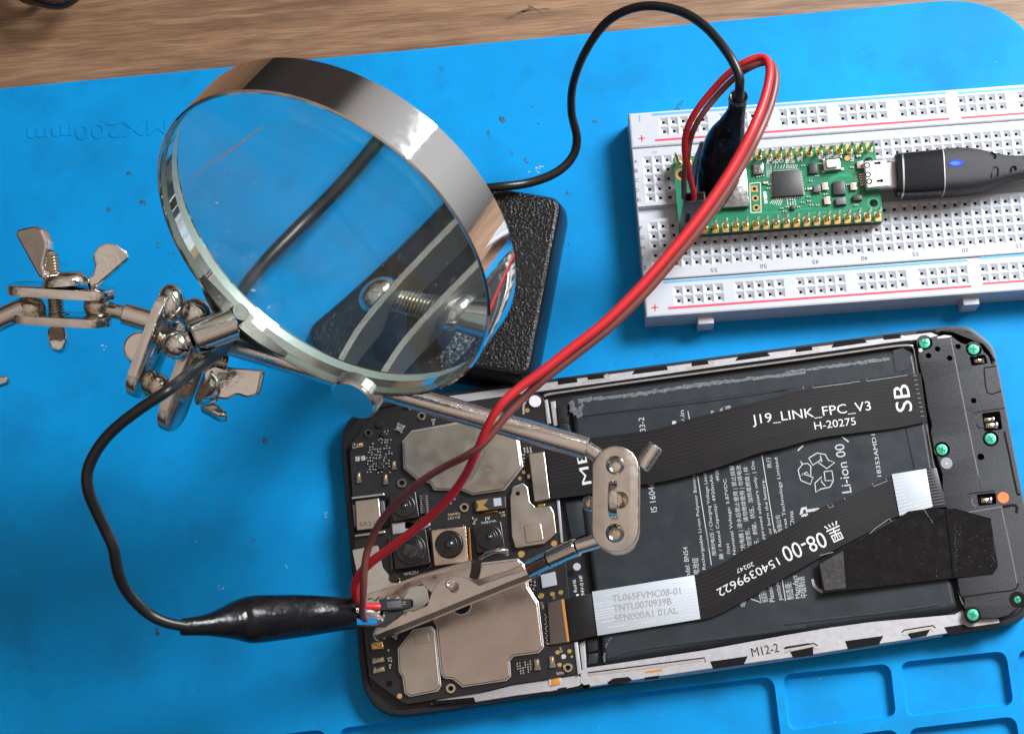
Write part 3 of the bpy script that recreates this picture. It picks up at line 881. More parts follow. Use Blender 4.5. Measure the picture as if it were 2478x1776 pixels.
# traces fanning out of the chip and copper polygons, flush print
m_ = MB()
for k in range(6):
    m_.strip([U(*G(1215 + 22 * k, 352), ZP + .02), U(*G(1222 + 24 * k, 315 + 4 * (k % 3)), ZP + .02)], .16)
for k in range(7):
    m_.strip([U(*G(1305 + 13 * k, 350), ZP + .02), U(*G(1310 + 14 * k, 318), ZP + .02)], .16)
for k in range(6):
    m_.strip([U(*G(1205 + 14 * k, 588), ZP + .02), U(*G(1178 + 16 * k, 625 + 3 * k), ZP + .02)], .16)
for k in range(4):
    m_.strip([U(*G(1310 + 20 * k, 585), ZP + .02), U(*G(1320 + 20 * k, 640), ZP + .02)], .16)
for k in range(3):
    m_.strip([U(*G(1152 + 16 * k, 310), ZP + .02), U(*G(1156 + 15 * k, 415 + 8 * k), ZP + .02)], .16)
m_.build('copper_traces', M_silver, pc)
m_ = MB()
for q in ([(1640, 440), (1700, 400), (1800, 395), (1830, 425), (1880, 440)], [(1640, 452), (1705, 412), (1795, 408), (1822, 438), (1880, 455)], [(1480, 430), (1600, 400), (1680, 395)], [(1100, 700), (1300, 690), (1500, 660)], [(1500, 700), (1700, 690), (1900, 660)], [(800, 700), (900, 690)], [(1050, 230), (1500, 205), (1900, 190)], [(1400, 480), (1440, 500), (1450, 560), (1420, 600)]):
    m_.strip([U(*G(x, y), ZP + .015) for x, y in q], .35)
m_.build('copper_traces', M_pcb2, pc)
lab = MB()
lab.bold('Pico', G, (1158, 314), (1285, 303), ZP, 50); lab.bold('W', G, (1388, 296), (1440, 292), ZP, 42)
lab.bold('BOOTSEL', G, (1562, 277), (1722, 262), ZP, 24); lab.bold('LED', G, (1830, 292), (1836, 240), ZP, 26)
lab.bold('DEBUG', G, (1124, 535), (1135, 625), ZP, 24); lab.tx('USB', G, (1868, 455), (1862, 405), ZP, 20)
lab.tx('IC:', G, (580, 388), (586, 440), ZP, 24); lab.tx('26', G, (582, 455), (590, 500), ZP, 24); lab.tx('28', G, (988, 300), (1018, 297), ZP, 20)
lab.tx('2', G, (1885, 210), (1905, 206), ZP, 26); lab.tx('1', G, (1975, 196), (1988, 193), ZP, 24)
for a, b in (((1018, 468), (1102, 460)), ((1102, 460), (1108, 692)), ((1108, 692), (1028, 698)), ((1028, 698), (1018, 468))):
    lab.strip([U(*G(*a), ZP + .03), U(*G(*b), ZP + .03)], .22)
lab.build('printed_lettering', M_white_ink, pc)
m_ = MB(); m_.flatpoly(XY(G, [(1295, 258), (1365, 253), (1370, 306), (1300, 312)], ZP), ZP + .03); bx_ = m_.build('printed_square', M_white_ink, pc)
m_ = MB(); m_.tx('2', G, (1318, 304), (1350, 301), ZP, 36, .05); m_.build('square_numeral', M_pcb, bx_)
for i_, (x, y) in enumerate(((1055, 510), (1062, 584), (1070, 657))):
    p = U(*G(x, y), ZP); mb = MB()
    ol = [(p.x - .85, p.y - .85), (p.x + .85, p.y - .85), (p.x + .85, p.y + .85), (p.x - .85, p.y + .85)] if i_ == 0 else circle(p.x, p.y, .88, 20)
    mb.prism(ol, ZP + .002, ZP + .06, holes=[circle(p.x, p.y, .46, 14)]); o = mb.build('debug_pad', M_gold, pc)
    mb = MB(); mb.flatpoly(circle(p.x, p.y, .47, 14), ZP + .01); mb.build('pad_hole', M_dark, o)
p = U(*G(1783, 270), ZP); mb = MB(); mb.lathe([(.75, 0), (.75, .06), (0, .06)], Fr((p.x, p.y, ZP), (1, 0, 0), (0, 1, 0))); o = mb.build('test_pad', M_gold, pc)
mb = MB(); mb.prism(circle(p.x, p.y, .95, 20), ZP + .002, ZP + .02, holes=[circle(p.x, p.y, .75, 20)]); mb.build('pad_ring', M_dark, o)
# micro-USB socket on the right-hand end
us = MB()
fq = [U(*G(1912, 288), ZP + 2.6), U(*G(2085, 275), ZP + 2.6), U(*G(2112, 492), ZP + 2.6), U(*G(1932, 508), ZP + 2.6)]
us.prism(rnd([(q.x, q.y) for q in fq], .25), ZP + .002, ZP + 2.7, .3)
uo = us.build('usb_socket', M_usb, pc)
mb = MB()
for a, b in (((1995, 312), (2035, 305)), ((2015, 450), (2055, 444))):
    mb.strip([U(*G(*a), ZP + 2.73), U(*G(*b), ZP + 2.73)], .55)
    q = U(*G(b[0] - 2, b[1] + 2), ZP + 2.72); mb.flatpoly(circle(q.x, q.y, .42, 12), ZP + 2.725)
for x, y in ((1938, 325), (1945, 398), (1955, 452)):
    q = U(*G(x, y), ZP + 2.7); mb.prism(circle(q.x, q.y, .75, 16), ZP + 2.705, ZP + 2.74, holes=[circle(q.x, q.y, .5, 16)])
mb.build('spring_slot', M_dark, uo)
mb = MB()
for k in range(5):
    q = U(*G(1893 + 3 * k, 400 + 20 * k), ZP); mb.box(q.x, q.y, 1.3, .4, ZP + .003, ZP + .35)
mb.build('socket_leads', M_smd, uo)

# ================================================================== usb cable
uc = thing('usb_cable', 'black usb cable with a glowing blue light, plugged into the green circuit board', 'cable', tuple(U(*H(1100, 470), BT)))
zc_ = ZP + 1.35
pts = [U(*H(x, y), zc_ + 1.0) for x, y in ((640, 487), (800, 480))]
mb = MB(); fr = Fr(pts[0] - Vector((0, 0, 1.0)), pts[1] - pts[0], z=(0, 0, 1))
w_ = (U(*H(700, 340), zc_) - U(*H(730, 628), zc_)).length
mb.prism(rnd([(0, -w_ / 2), (9, -w_ / 2), (9, w_ / 2), (0, w_ / 2)], .4), -1.15, 1.05, .3, fr)
mb.build('plug_shell', M_usb, uc)
def loft(mb, stations, zc, n=28, k=3.2):
    """stations: (crop top edge, crop bottom edge, half height) ; superellipse sections"""
    rows = []
    for (a, b, hh) in stations:
        pa, pb = U(*H(*a), zc + hh * .35), U(*H(*b), zc + hh * .35)
        pa.z = pb.z = zc
        c = (pa + pb) / 2; d = (pa - pb) / 2
        row = []
        for i in range(n):
            t = 2 * math.pi * i / n
            ct, st_ = math.cos(t), math.sin(t)
            x = math.copysign(abs(ct) ** (2 / k), ct); y = math.copysign(abs(st_) ** (2 / k), st_)
            row.append(c + d * x + Vector((0, 0, hh * y)))
        rows.append(row)
    vs = [p for r in rows for p in r]; fs = []
    for r in range(len(rows) - 1):
        for i in range(n):
            j = (i + 1) % n
            fs.append((r * n + i, r * n + j, (r + 1) * n + j, (r + 1) * n + i))
    fs.append(tuple(range(n - 1, -1, -1))); fs.append(tuple(range((len(rows) - 1) * n, len(rows) * n)))
    return mb.add(vs, fs)
zg = ZP + 1.5
sh = loft(MB(), [((770, 285), (800, 690), 2.6), ((790, 250), (815, 712), 3.3), ((845, 238), (865, 722), 3.6)], zg).build('plug_collar', M_grip2, uc)
loft(MB(), [((849, 234), (868, 728), 3.68), ((868, 232), (888, 728), 3.7)], zg).build('plug_seam', M_usb, uc)
loft(MB(), [((870, 236), (892, 726), 3.6), ((1100, 215), (1130, 716), 3.9), ((1318, 193), (1345, 702), 4.0)], zg).build('plug_body', M_grip2, uc)
loft(MB(), [((1316, 190), (1343, 706), 4.06), ((1326, 190), (1353, 704), 4.06)], zg).build('plug_seam', M_silver, uc)
gp = loft(MB(), [((1327, 192), (1354, 702), 4.0), ((1450, 180), (1470, 695), 4.0), ((1600, 177), (1620, 683), 3.9), ((1750, 195), (1760, 660), 3.7), ((1850, 225), (1865, 628), 3.4), ((1960, 250), (1975, 595), 3.1), ((2100, 270), (2110, 550), 2.6), ((2300, 272), (2305, 505), 2.3), ((2560, 262), (2565, 470), 2.1)], zg).build('plug_grip', M_grip, uc)
mb = MB(); a = U(*H(1490, 357), zg + 4.0); b = U(*H(1590, 352), zg + 4.0)
fr = Fr(a, b - a, z=(0, 0, 1))
def almond(l, w, n=12):
    return [(-l + 2 * l * k / n, -w * math.sin(math.pi * k / n) ** .8) for k in range(n)] + [(l - 2 * l * k / n, w * math.sin(math.pi * k / n) ** .8) for k in range(n)]
mb.prism(almond(2.1, 1.0), -.5, .06, .03, fr); lo = mb.build('indicator_light', M_led, uc)
mb = MB(); mb.prism([(x - .3, y - .05) for x, y in almond(1.35, .55)], .05, .10, .02, fr); mb.build('light_core', M_led2, lo)
for q in (((1890, 230), (1935, 260), (1945, 295), (1915, 300)), ((1890, 520), (1905, 430), (1940, 400), (1970, 430), (1965, 500)), ((2120, 450), (2130, 405), (2165, 395), (2180, 430))):
    pts = spline([tuple(U(*H(x, y), zg + 3.1 - (.4 if x > 2000 else 0))) for x, y in q], 5)
    mb = MB(); mb.tube(pts, .22, 8); mb.build('relief_slot', M_dark, uc)
pts = spline([tuple(U(*H(x, y), zg)) for x, y in ((2500, 372), (2800, 360), (3200, 340), (3800, 300))], 6)
mb = MB(); mb.tube(pts, 2.1, 16); mb.build('cord', M_rubber, uc)

# ================================================================== opened phone
ph = thing('opened_phone', 'opened black smartphone lying screen down, its battery and ribbon cables showing white print', 'phone', tuple(U(1640, 1260, 0)))
ZF = 4.2      # floor of the midframe
ZB = 6.0      # circuit board top
out_px = [(827, 1090), (829, 1050), (840, 1025), (862, 1000), (890, 985), (916, 979), (960, 969), (1350, 917), (2200, 803), (2285, 793), (2330, 792.5), (2350, 799), (2378, 821), (2399, 839), (2410, 872), (2430, 978), (2458, 1124),
          (2492, 1300), (2499, 1420), (2492, 1470), (2470, 1505), (2425, 1518), (2389, 1524), (2278, 1541.5), (1050, 1726), (968, 1735), (930, 1728), (897, 1700), (880, 1660), (871, 1600), (858, 1443)]
op = ccw([(U(x, y, 2.5).x, U(x, y, 2.5).y) for x, y in out_px])
op = rnd(op, 9, 4)
body = MB()
rings = [(inset(op, 1.6), 0.0), (inset(op, .5), .7), (op, 2.2), (op, 3.2), (inset(op, .35), 4.6), (inset(op, .8), ZF + .5), (inset(op, 1.5), ZF + .5), (inset(op, 1.7), ZF)]
n_ = len(op); vs = [(x, y, z) for r, z in rings for x, y in r]; fs = []
for k in range(len(rings) - 1):
    for i in range(n_):
        j = (i + 1) % n_; fs.append((k * n_ + i, k * n_ + j, (k + 1) * n_ + j, (k + 1) * n_ + i))
fs.append(tuple(range(n_ - 1, -1, -1))); fs.append(tuple(range((len(rings) - 1) * n_, len(rings) * n_)))
body.add(vs, fs)
body.build('back_frame', M_frame, ph)
def pp(name, m, t, pts, z0, z1, ch=.08, r=0.0, par=None, n=4):
    mb = MB(); q = XY(t, pts, z1)
    mb.prism(rnd(ccw(q), r, n) if r else q, z0, z1, ch)
    return mb.build(name, m, par or ph)
ZR = 5.6
# upper metal rail with its dark clip pockets
up = pp('side_rail', M_alloy, X0, [(985, 972), (1382, 918), (1864, 853), (2253, 804), (2270, 812), (2255, 822), (2215, 823), (1864, 870), (1600, 907), (1382, 937), (1200, 962), (990, 992)], ZF, ZR, .12)
def pocket(t, pts, par, z=ZR, m=None):
    return pp('clip_pocket', m or M_dark, t, pts, z - .25, z + .03, 0, par=par)
for pts in ([(0, 238), (165, 235), (178, 275), (0, 300)], [(262, 215), (405, 203), (418, 240), (268, 256)], [(690, 163), (970, 130), (985, 165), (662, 208)], [(1195, 92), (1335, 80), (1350, 115), (1195, 135)], [(1615, 40), (1865, 5), (1898, 42), (1585, 86)]):
    pocket(C, pts, up)
for pts in ([(98, 242), (245, 222), (260, 260), (100, 280)], [(465, 180), (735, 152), (768, 190), (432, 238)], [(918, 122), (1070, 108), (1085, 148), (922, 165)], [(1228, 88), (1420, 68), (1400, 92), (1232, 108)]):
    pocket(E, pts, up)
fr_ = MB()
for t, q in ((C, [(225, 275), (455, 245), (458, 215), (430, 205)]), (C, [(1150, 152), (1385, 122), (1388, 95), (1365, 85)]), (E, [(60, 292), (305, 265), (300, 235), (275, 238)]), (E, [(905, 178), (1105, 155), (1108, 128), (1090, 130)])):
    fr_ = MB(); fr_.strip([U(*t(*p_), ZR + .06) for p_ in q], .42); fr_.build('pocket_rim', M_alloy2, up)
# thin bright lip round the battery bay
lip = MB()
lp = [R3(790, 530), R3(860, 500), R3(1000, 480), R3(1180, 455)] + [(1500, 929), (1700, 902), (1900, 875), (2050, 854)] + [E(*q) for q in ((1000, 228), (1160, 218), (1200, 240), (1215, 300), (1240, 455), (1320, 925), (1365, 1180), (1400, 1360))] + [F(*q) for q in ((1410, 300), (1505, 920), (1530, 1060), (1560, 1130))]
lp = spline(lp, 4)
lip.tube([U(x, y, ZF + 1.2) for x, y in lp], .32, 8)
lip.build('bay_lip', M_alloy2, ph)
gv = MB()
gl = spline([(1340, 947), (1382, 942), (1700, 895), (1900, 868), (2016, 852)] + [E(*q) for q in ((1040, 195), (1180, 184), (1225, 215), (1250, 300))], 4)
gv.strip([U(x, y, ZF + 1.43) for x, y in gl], .75)
gv.build('bay_groove', M_dark, ph)
# lower rail
lo = pp('side_rail', M_alloy, X0, [(1420, 1615), (1955, 1533), (1905, 1534), (1900, 1535)][0:1] + [(1700, 1573), (1900, 1536), (2000, 1519), (2110, 1504), (2310, 1486), (2330, 1474), (2336, 1488), (2345, 1500), (2360, 1505), (2372, 1497), (2400, 1493), (2417, 1497), (2420, 1509), (2380, 1517), (2280, 1534), (1960, 1584), (1700, 1620), (1560, 1641), (1420, 1662), (1403, 1650), (1405, 1622)], ZF, ZR, .15)
l2 = pp('rail_segment', M_alloy, X0, [(1042, 1701), (1060, 1691), (1150, 1677), (1187, 1671), (1240, 1657), (1325, 1644), (1399, 1632), (1410, 1650), (1400, 1660), (1330, 1672), (1250, 1682), (1150, 1698), (1148, 1692), (1046, 1704)], ZF, ZR - .1, .12)
# bottom face of the rail rolls down to the screen edge
def skirt(name, m, pts, z0, z1):
    """pts: (x, y upper, y lower) in photo pixels"""
    mb = MB(); vs = []; fs = []
    for x, ya, yb in pts:
        vs += [U(x, ya, z1), U(x + 1, (ya + yb) / 2, (z0 + z1) / 2 + .25), U(x + 2, yb, z0)]
    for i in range(len(pts) - 1):
        for k in range(2): fs.append((3 * i + k, 3 * i + k + 1, 3 * i + 4 + k, 3 * i + 3 + k))
    mb.add(vs, fs); return mb.build(name, m, ph)
skirt('rail_skirt', M_alloy, [(1405, 1662, 1669), (1560, 1640, 1648), (1700, 1619, 1628), (1960, 1583, 1590), (2280, 1532, 1540)], 3.3, ZR)
for t, pts in ((R5, [(1290, 485), (1660, 432), (1620, 515), (1320, 560)]), (R5, [(2065, 370), (2300, 340), (2300, 425), (2110, 450)]),
               (F, [(525, 1445), (858, 1400), (820, 1475), (550, 1520)]), (F, [(1062, 1372), (1270, 1340), (1235, 1400), (1100, 1425)]), (F, [(1390, 1325), (1560, 1300), (1600, 1325), (1880, 1285), (1870, 1330), (1430, 1395)]), (F, [(35, 1522), (240, 1490), (205, 1560), (70, 1590)]),
               (R5, [(280, 690), (340, 650), (490, 635), (525, 665), (490, 690), (300, 715)]), (R5, [(650, 640), (795, 620), (780, 655), (640, 668)]), (R5, [(40, 720), (110, 705), (90, 750), (45, 755)]),
               (R4, [(690, 570), (1120, 530), (1130, 585), (700, 605)]), (R4, [(1705, 495), (1860, 470), (1860, 505), (1710, 525)]), (R4, [(1975, 440), (2060, 425), (2060, 445), (2200, 410), (2300, 400), (2300, 435), (1970, 470)])):
    pocket(t, pts, lo, ZR + .02 if t in (F,) else ZR)
fr_ = MB()
for t, q in ((R5, [(2015, 360), (2030, 345), (2260, 310)]), (F, [(1020, 1370), (1040, 1350), (1290, 1310), (1315, 1330)]), (F, [(0, 1510), (250, 1465), (285, 1485)]), (R5, [(90, 595), (600, 530), (1235, 448), (1245, 490)])):
    fr_ = MB(); fr_.strip([U(*t(*p_), ZR + .05) for p_ in q], .30); fr_.build('stamped_groove', M_frame, lo)
fr_ = MB()
for t, q in ((R5, [(2020, 395), (2065, 390), (2075, 370)]), (F, [(1025, 1390), (1060, 1390), (1080, 1370), (1270, 1335), (1300, 1360)]), (F, [(0, 1535), (40, 1530), (240, 1488), (280, 1512)]), (R5, [(95, 615), (610, 555), (1220, 470)])):
    fr_ = MB(); fr_.strip([U(*t(*p_), ZR + .07) for p_ in q], .45); fr_.build('pocket_rim', M_alloy2, lo)
lab = MB(); lab.tx('M12-2', R5, (1705, 438), (1968, 388), ZR, 82, .05); lab.build('stamped_lettering', M_frame, lo)
lab = MB(); lab.tx('M12-2', R5, (1710, 444), (1973, 394), ZR, 82, .045); lab.build('lettering_highlight', M_alloy2, lo)
kp = pp('polyimide_strip', M_copper, R4, [(1898, 335), (1985, 318), (2000, 395), (1905, 420)], ZR - .3, ZR + .12, .04)
for q in ([(1880, 345), (1900, 340), (1908, 410), (1888, 415)], [(1985, 330), (2005, 328), (2008, 380), (1992, 384)]):
    pp('strip_backing', M_label, R4, q, ZR - .3, ZR + .10, .03)
pp('rail_slot', M_copper, R5, [(655, 580), (820, 552), (818, 575), (660, 602)], ZR - .2, ZR + .06, 0, par=lo)
# ---------------------------------------------------------------- battery
ZBT = 6.3
bat = MB()
bp_ = ccw(XY(X0, [(1379, 962), (1405, 957), (2190, 852), (2214, 846), (2222, 880), (2262, 1120), (2305, 1395), (2321, 1470), (2300, 1480), (1900, 1534), (1480, 1606), (1461, 1608), (1456, 1590), (1392, 1120)], ZBT))
bi_ = lambda d: rnd(inset(bp_, d), 3.2, 6)
ri = [(bi_(0), ZF - .2), (bi_(0), ZBT - 1.6), (bi_(.35), ZBT - .8), (bi_(.8), ZBT - .25), (bi_(1.5), ZBT)]
n_ = len(ri[0][0]); vs = [(x, y, z) for r, z in ri for x, y in r]; fs = []
for k in range(len(ri) - 1):
    for i in range(n_):
        j = (i + 1) % n_; fs.append((k * n_ + i, k * n_ + j, (k + 1) * n_ + j, (k + 1) * n_ + i))
fs.append(tuple(range((len(ri) - 1) * n_, len(ri) * n_)))
bat.add(vs, fs)
ba = bat.build('battery', M_batt, ph)
tp = pp('edge_tape', M_batt2, X0, [(1381, 963), (1398, 958), (1950, 885), (2154, 857), (2168, 857), (2176, 905), (2170, 908), (1950, 936), (1700, 965), (1412, 1007), (1395, 1003)], ZBT - .6, ZBT + .06, .05, .8, ba)
sc = MB()
def scuff(t, pts, ws):
    sp = spline([(*t(x, y), w) for (x, y), w in zip(pts, ws)], 10)
    L_, R_ = [], []
    for i, (x, y, w) in enumerate(sp):
        x2, y2, _ = sp[min(i + 1, len(sp) - 1)]; x1, y1, _ = sp[max(i - 1, 0)]
        d = Vector((x2 - x1, y2 - y1)).normalized(); nn = Vector((-d.y, d.x))
        a, b = w * (.5 + rs.uniform(-.25, .3)), w * (.5 + rs.uniform(-.25, .3))
        L_.append((x + nn.x * a, y + nn.y * a)); R_.append((x - nn.x * b, y - nn.y * b))
    vs = [U(x, y, ZBT + .09) for x, y in L_] + [U(x, y, ZBT + .09) for x, y in R_]; m_ = len(L_)
    sc.add(vs, [(i, i + 1, m_ + i + 1, m_ + i) for i in range(m_ - 1)])
scuff(C, [(180, 450), (300, 425), (520, 405), (700, 385), (900, 355), (1200, 310), (1500, 272), (1800, 238), (2216, 185)], [10, 8, 7, 9, 10, 9, 8, 8, 7])
scuff(E, [(0, 470), (300, 430), (600, 390), (800, 365), (980, 340)], [5, 6, 7, 8, 5])
scuff(C, [(120, 440), (130, 500), (165, 555), (220, 570)], [11, 14, 14, 9])
scuff(C, [(225, 470), (200, 520), (190, 560)], [7, 9, 6])
scuff(D, [(420, 1105), (415, 1140), (418, 1190)], [3, 5, 3]); scuff(D, [(470, 975), (440, 1020), (425, 1060)], [3, 3, 2])
scuff(R5, [(330, 245), (300, 275), (270, 320)], [2, 3, 2])
sc.build('scuff_marks', M_scuff, ba)
rid = MB()
for q, w in (([(480, 1140), (700, 1080), (1200, 1010), (1700, 945), (2216, 870)], 1.0), ([(520, 1115), (800, 1065), (1300, 995), (1800, 925), (2216, 860)], .5)):
    rid.tube([Vector(p) - Vector((0, 0, .15)) for p in spline([tuple(U(*D(x, y), ZBT - .02)) for x, y in q], 6)], .4 * w, 8)
rid.tube([Vector(p) - Vector((0, 0, .15)) for p in spline([tuple(U(*F(x, y), ZBT - .02)) for x, y in ((0, 1300), (500, 1240), (900, 1195), (1330, 1130))], 6)], .4, 8)
rid.build('film_fold', M_batt2, ba)
ln = MB()
for t, q in ((C, [(200, 585), (700, 525), (1300, 455), (1700, 400), (2050, 345)]), (E, [(1120, 950), (1210, 1370)]), (E, [(1010, 330), (1030, 470)])):
    ln.strip([U(*t(*p_), ZBT + .08) for p_ in q], .14)
ln.build('film_seam', M_dark, ba)
pp('film_corner', M_batt2, E, [(1005, 265), (1100, 240), (1180, 285), (1165, 440), (1030, 470)], ZBT - 1.2, ZBT + .14, .06, .4, ba)
pp('cell_end', M_frame, X0, [(1348, 982), (1374, 978), (1378, 1022), (1352, 1028)], ZF, ZF + 1.3, .1)
pp('cell_end', M_frame, X0, [(1352, 1026), (1376, 1024), (1384, 1056), (1358, 1052)], ZF, ZF + 1.5, .1)
pp('cell_end', M_batt, X0, [(1366, 1214), (1408, 1204), (1424, 1290), (1384, 1306)], ZF, ZF + 1.2, .15)
pp('cell_end', M_frame, X0, [(1419, 1545), (1444, 1541), (1448, 1573), (1424, 1578)], ZF, ZF + 1.3, .12)
pp('cell_end', M_batt, X0, [(1424, 1582), (1448, 1578), (1446, 1604), (1421, 1608)], ZF, ZF + 1.0, .2)
for q in ([(1317, 968), (1325, 966), (1334, 1024), (1324, 1026)], [(1347, 1208), (1354, 1207), (1363, 1312), (1357, 1314)], [(1389, 1553), (1398, 1552), (1408, 1628), (1398, 1632)]):
    pp('bay_wall', M_alloy, X0, q, ZF, ZB + .3, .1)
for q in ([(1332, 972), (1344, 970), (1350, 1030), (1340, 1030)], [(1402, 1556), (1416, 1548), (1420, 1618), (1410, 1626)]):
    pp('bay_channel', M_alloy, X0, q, ZF, ZF + .8, .1)
lab = MB()
Zt = ZBT
def vt(s, t, a, b, h): lab.tx(s, t, a, b, Zt, h, .05)
T7 = T(1600, 1050, .17232)
vt('33-2', C, (785, 715), (768, 588), 50); vt('v.in', C, (1135, 640), (1125, 525), 40); vt('1', C, (1058, 650), (1055, 622), 36)
vt('9', C, (1402, 550), (1396, 528), 34); vt('k', C, (1478, 528), (1470, 500), 36); vt('版', C, (1545, 512), (1538, 482), 40)
vt('IS 16046', C, (888, 1432), (855, 1170), 55)
vt('odel: BN54', D, (1185, 425), (1158, 158), 42); vt('电池组', D, (1262, 400), (1248, 255), 42)
vt('Rechargeable Li-ion Polymer Battery', T7, (625, 1900), (470, 560), 44)
vt('限制电压 / Charging Voltage Limit', T7, (770, 1700), (632, 540), 44)
vt('量 / Rated Capacity: 4920mAh', T7, (872, 1760), (718, 575), 44)
vt('4920', T7, (818, 662), (800, 500), 44)
vt('(typ)', T7, (962, 1680), (945, 1535), 40)
vt('Nominal Voltage: 3.87VDC', T7, (1052, 1690), (912, 628), 44)
vt('电充电器 | 浸水后禁止使用 | 禁止拆解', T7, (1185, 1680), (1018, 440), 52)
vt('请勿变形，  请勿继续使用 | 勿将电池', T7, (1280, 1640), (1108, 440), 52)
vt('压、刺破、挤压、加热或燃烧 | 样', T7, (1372, 1560), (1212, 460), 52)
vt('approved adapters only. | Do', T7, (1462, 1520), (1302, 380), 44)
vt('or burn the battery.', T7, (1552, 1400), (1445, 630), 44)
vt('执行', T7, (1548, 475), (1535, 325), 52)
vt('有限公司', T7, (1702, 1380), (1665, 1140), 52); vt('perex Technology Limited', T7, (1790, 1420), (1630, 330), 46)
vt('China', C, (2115, 1560), (2100, 1425), 36)
vt('电', D, (1680, 685), (1672, 640), 40); vt('阅读说明', D, (1880, 645), (1850, 540), 44); vt('Please', D, (1940, 645), (1912, 510), 44); vt('puncture', D, (2008, 630), (1975, 470), 42)
vt('制造商:', F, (75, 1080), (50, 930), 48); vt('Manufact', F, (135, 1070), (100, 870), 44); vt('中国制造', F, (190, 1065), (160, 880), 46)
lab.v = [p for p in lab.v]
vt('Li-ion 00', E, (622, 1590), (548, 1135), 88)
vt('18353AMD1', E, (902, 1440), (842, 1045), 38)
for t, q in ((T7, [(512, 590), (672, 1625)]), (T7, [(1415, 300), (1592, 1390)]), (C, [(1162, 535), (1176, 612)]), (D, [(1325, 0), (1372, 320)]), (D, [(2005, 450), (2035, 640)]), (D, [(1940, 0), (1965, 60)])):
    lab.strip([U(*t(*p_), Zt + .05) for p_ in q], .2)
for t, q, w in ((E, [(530, 1070), (595, 1118)], .35), (E, [(118, 1200), (170, 1150)], .35), (F, [(140, 350), (195, 345), (185, 310), (300, 295)], .7), (F, [(138, 345), (150, 290), (190, 285)], .7), (F, [(240, 905), (250, 950), (280, 990), (330, 1020)], .7),
                (D, [(1720, 620), (1815, 655), (1800, 580)], .25)):
    lab.strip([U(*t(*p_), Zt + .05) for p_ in q], w)
# recycling arrows, open outlines
for q in ([(220, 1270), (300, 1222), (375, 1235), (405, 1290), (465, 1310), (390, 1368), (310, 1310), (345, 1300), (325, 1235), (330, 1290), (258, 1335), (220, 1270)],
          [(140, 1290), (165, 1325), (210, 1318), (240, 1345), (240, 1440), (200, 1400), (158, 1425), (135, 1440), (122, 1380), (160, 1330), (140, 1290)], [(135, 1445), (165, 1415), (262, 1450), (235, 1515), (150, 1480), (135, 1445)],
          [(365, 1395), (438, 1388), (452, 1480), (375, 1480), (365, 1395)], [(452, 1480), (420, 1540), (330, 1560), (288, 1590), (278, 1505), (345, 1440), (340, 1490), (375, 1530)]):
    lab.strip([U(*E(*p_), Zt + .05) for p_ in q], .26)
lab.build('printed_lettering', M_batt_ink, ba)
# ---------------------------------------------------------------- main circuit board
pcb_px = [(847, 1102), (850, 1075), (859, 1060), (881, 1032), (901, 1011), (924, 1001), (956, 996), (1300, 950), (1316, 966), (1330, 1060), (1348, 1210), (1364, 1316), (1389, 1552), (1397, 1630), (1323, 1643), (1240, 1655), (1166, 1674), (1042, 1694), (987, 1703), (972, 1698), (905, 1648), (893, 1636), (884, 1560), (862, 1380), (852, 1180)]
mb_ = MB(); mb_.prism(XY(X0, pcb_px, ZB), ZF, ZB, .08); bd = mb_.build('main_circuit_board', M_pcbk, ph)
def sh(name, m, t, pts, z1, r=.5, ch=.22, z0=ZB, par=None): return pp(name, m, t, pts, z0 + .002, z1, ch, r, par or bd)
s1 = sh('shield_can', M_shield, A, [(540, 410), (615, 325), (970, 262), (1420, 195), (1478, 262), (1500, 430), (1525, 615), (1380, 800), (1120, 842), (1035, 805), (800, 800), (775, 745), (655, 712), (550, 625)], 7.3, .6)
sh('shield_rim', M_alloy2, A, [(530, 405), (610, 315), (970, 250), (1425, 183), (1492, 255), (1514, 430), (1540, 622), (1388, 815), (1118, 855), (1030, 818), (792, 814), (764, 757), (650, 725), (540, 632)], 6.5, .6, .1)
r_ = MB(); r_.flatpoly(XY(A, [(1050, 285), (1120, 275), (1145, 330), (1130, 400), (1085, 440), (1120, 380), (1125, 320), (1090, 300)], 7.3), 7.31); r_.flatpoly(XY(A, [(1165, 515), (1210, 530), (1180, 620), (1110, 730), (1050, 755), (1075, 700), (1140, 610)], 7.3), 7.31); r_.build('marker_smear', M_smear, s1)
r_ = MB()
for a_, b_ in (((680, 455), (690, 470)), ((1195, 760), (1198, 770)), ((1298, 715), (1312, 745)), ((1290, 425), (1296, 432)), ((985, 452), (990, 460)), ((610, 375), (620, 380)), ((860, 560), (905, 540)), ((1380, 520), (1400, 560))): r_.strip([U(*A(*a_), 7.315), U(*A(*b_), 7.315)], .09)
r_.build('surface_nicks', M_alloy2, s1)
r_ = MB(); r_.strip([U(*A(*p_), ZB + .03) for p_ in ((1545, 60), (1545, 180))], .5); r_.strip([U(*A(*p_), ZB + .03) for p_ in ((1508, 430), (1535, 620), (1390, 805))], .35); r_.build('shield_fence', M_alloy2, bd)
s2 = sh('shield_can', M_shield, A, [(1430, 870), (1450, 790), (1540, 752), (1580, 790), (1600, 910), (1645, 955), (1770, 945), (1800, 1000), (1822, 1175), (1722, 1262), (1475, 1300), (1445, 1200)], 7.1, .5)
sh('raised_pad', M_shield, A, [(1545, 1110), (1690, 1090), (1715, 1235), (1565, 1260)], 7.3, .5, .2, 7.0, s2)
p = U(*A(1497, 843), 7.1); m_ = MB(); m_.flatpoly(circle(p.x, p.y, .55), 7.12); m_.build('vent_hole', M_dark, s2)
m_ = MB()
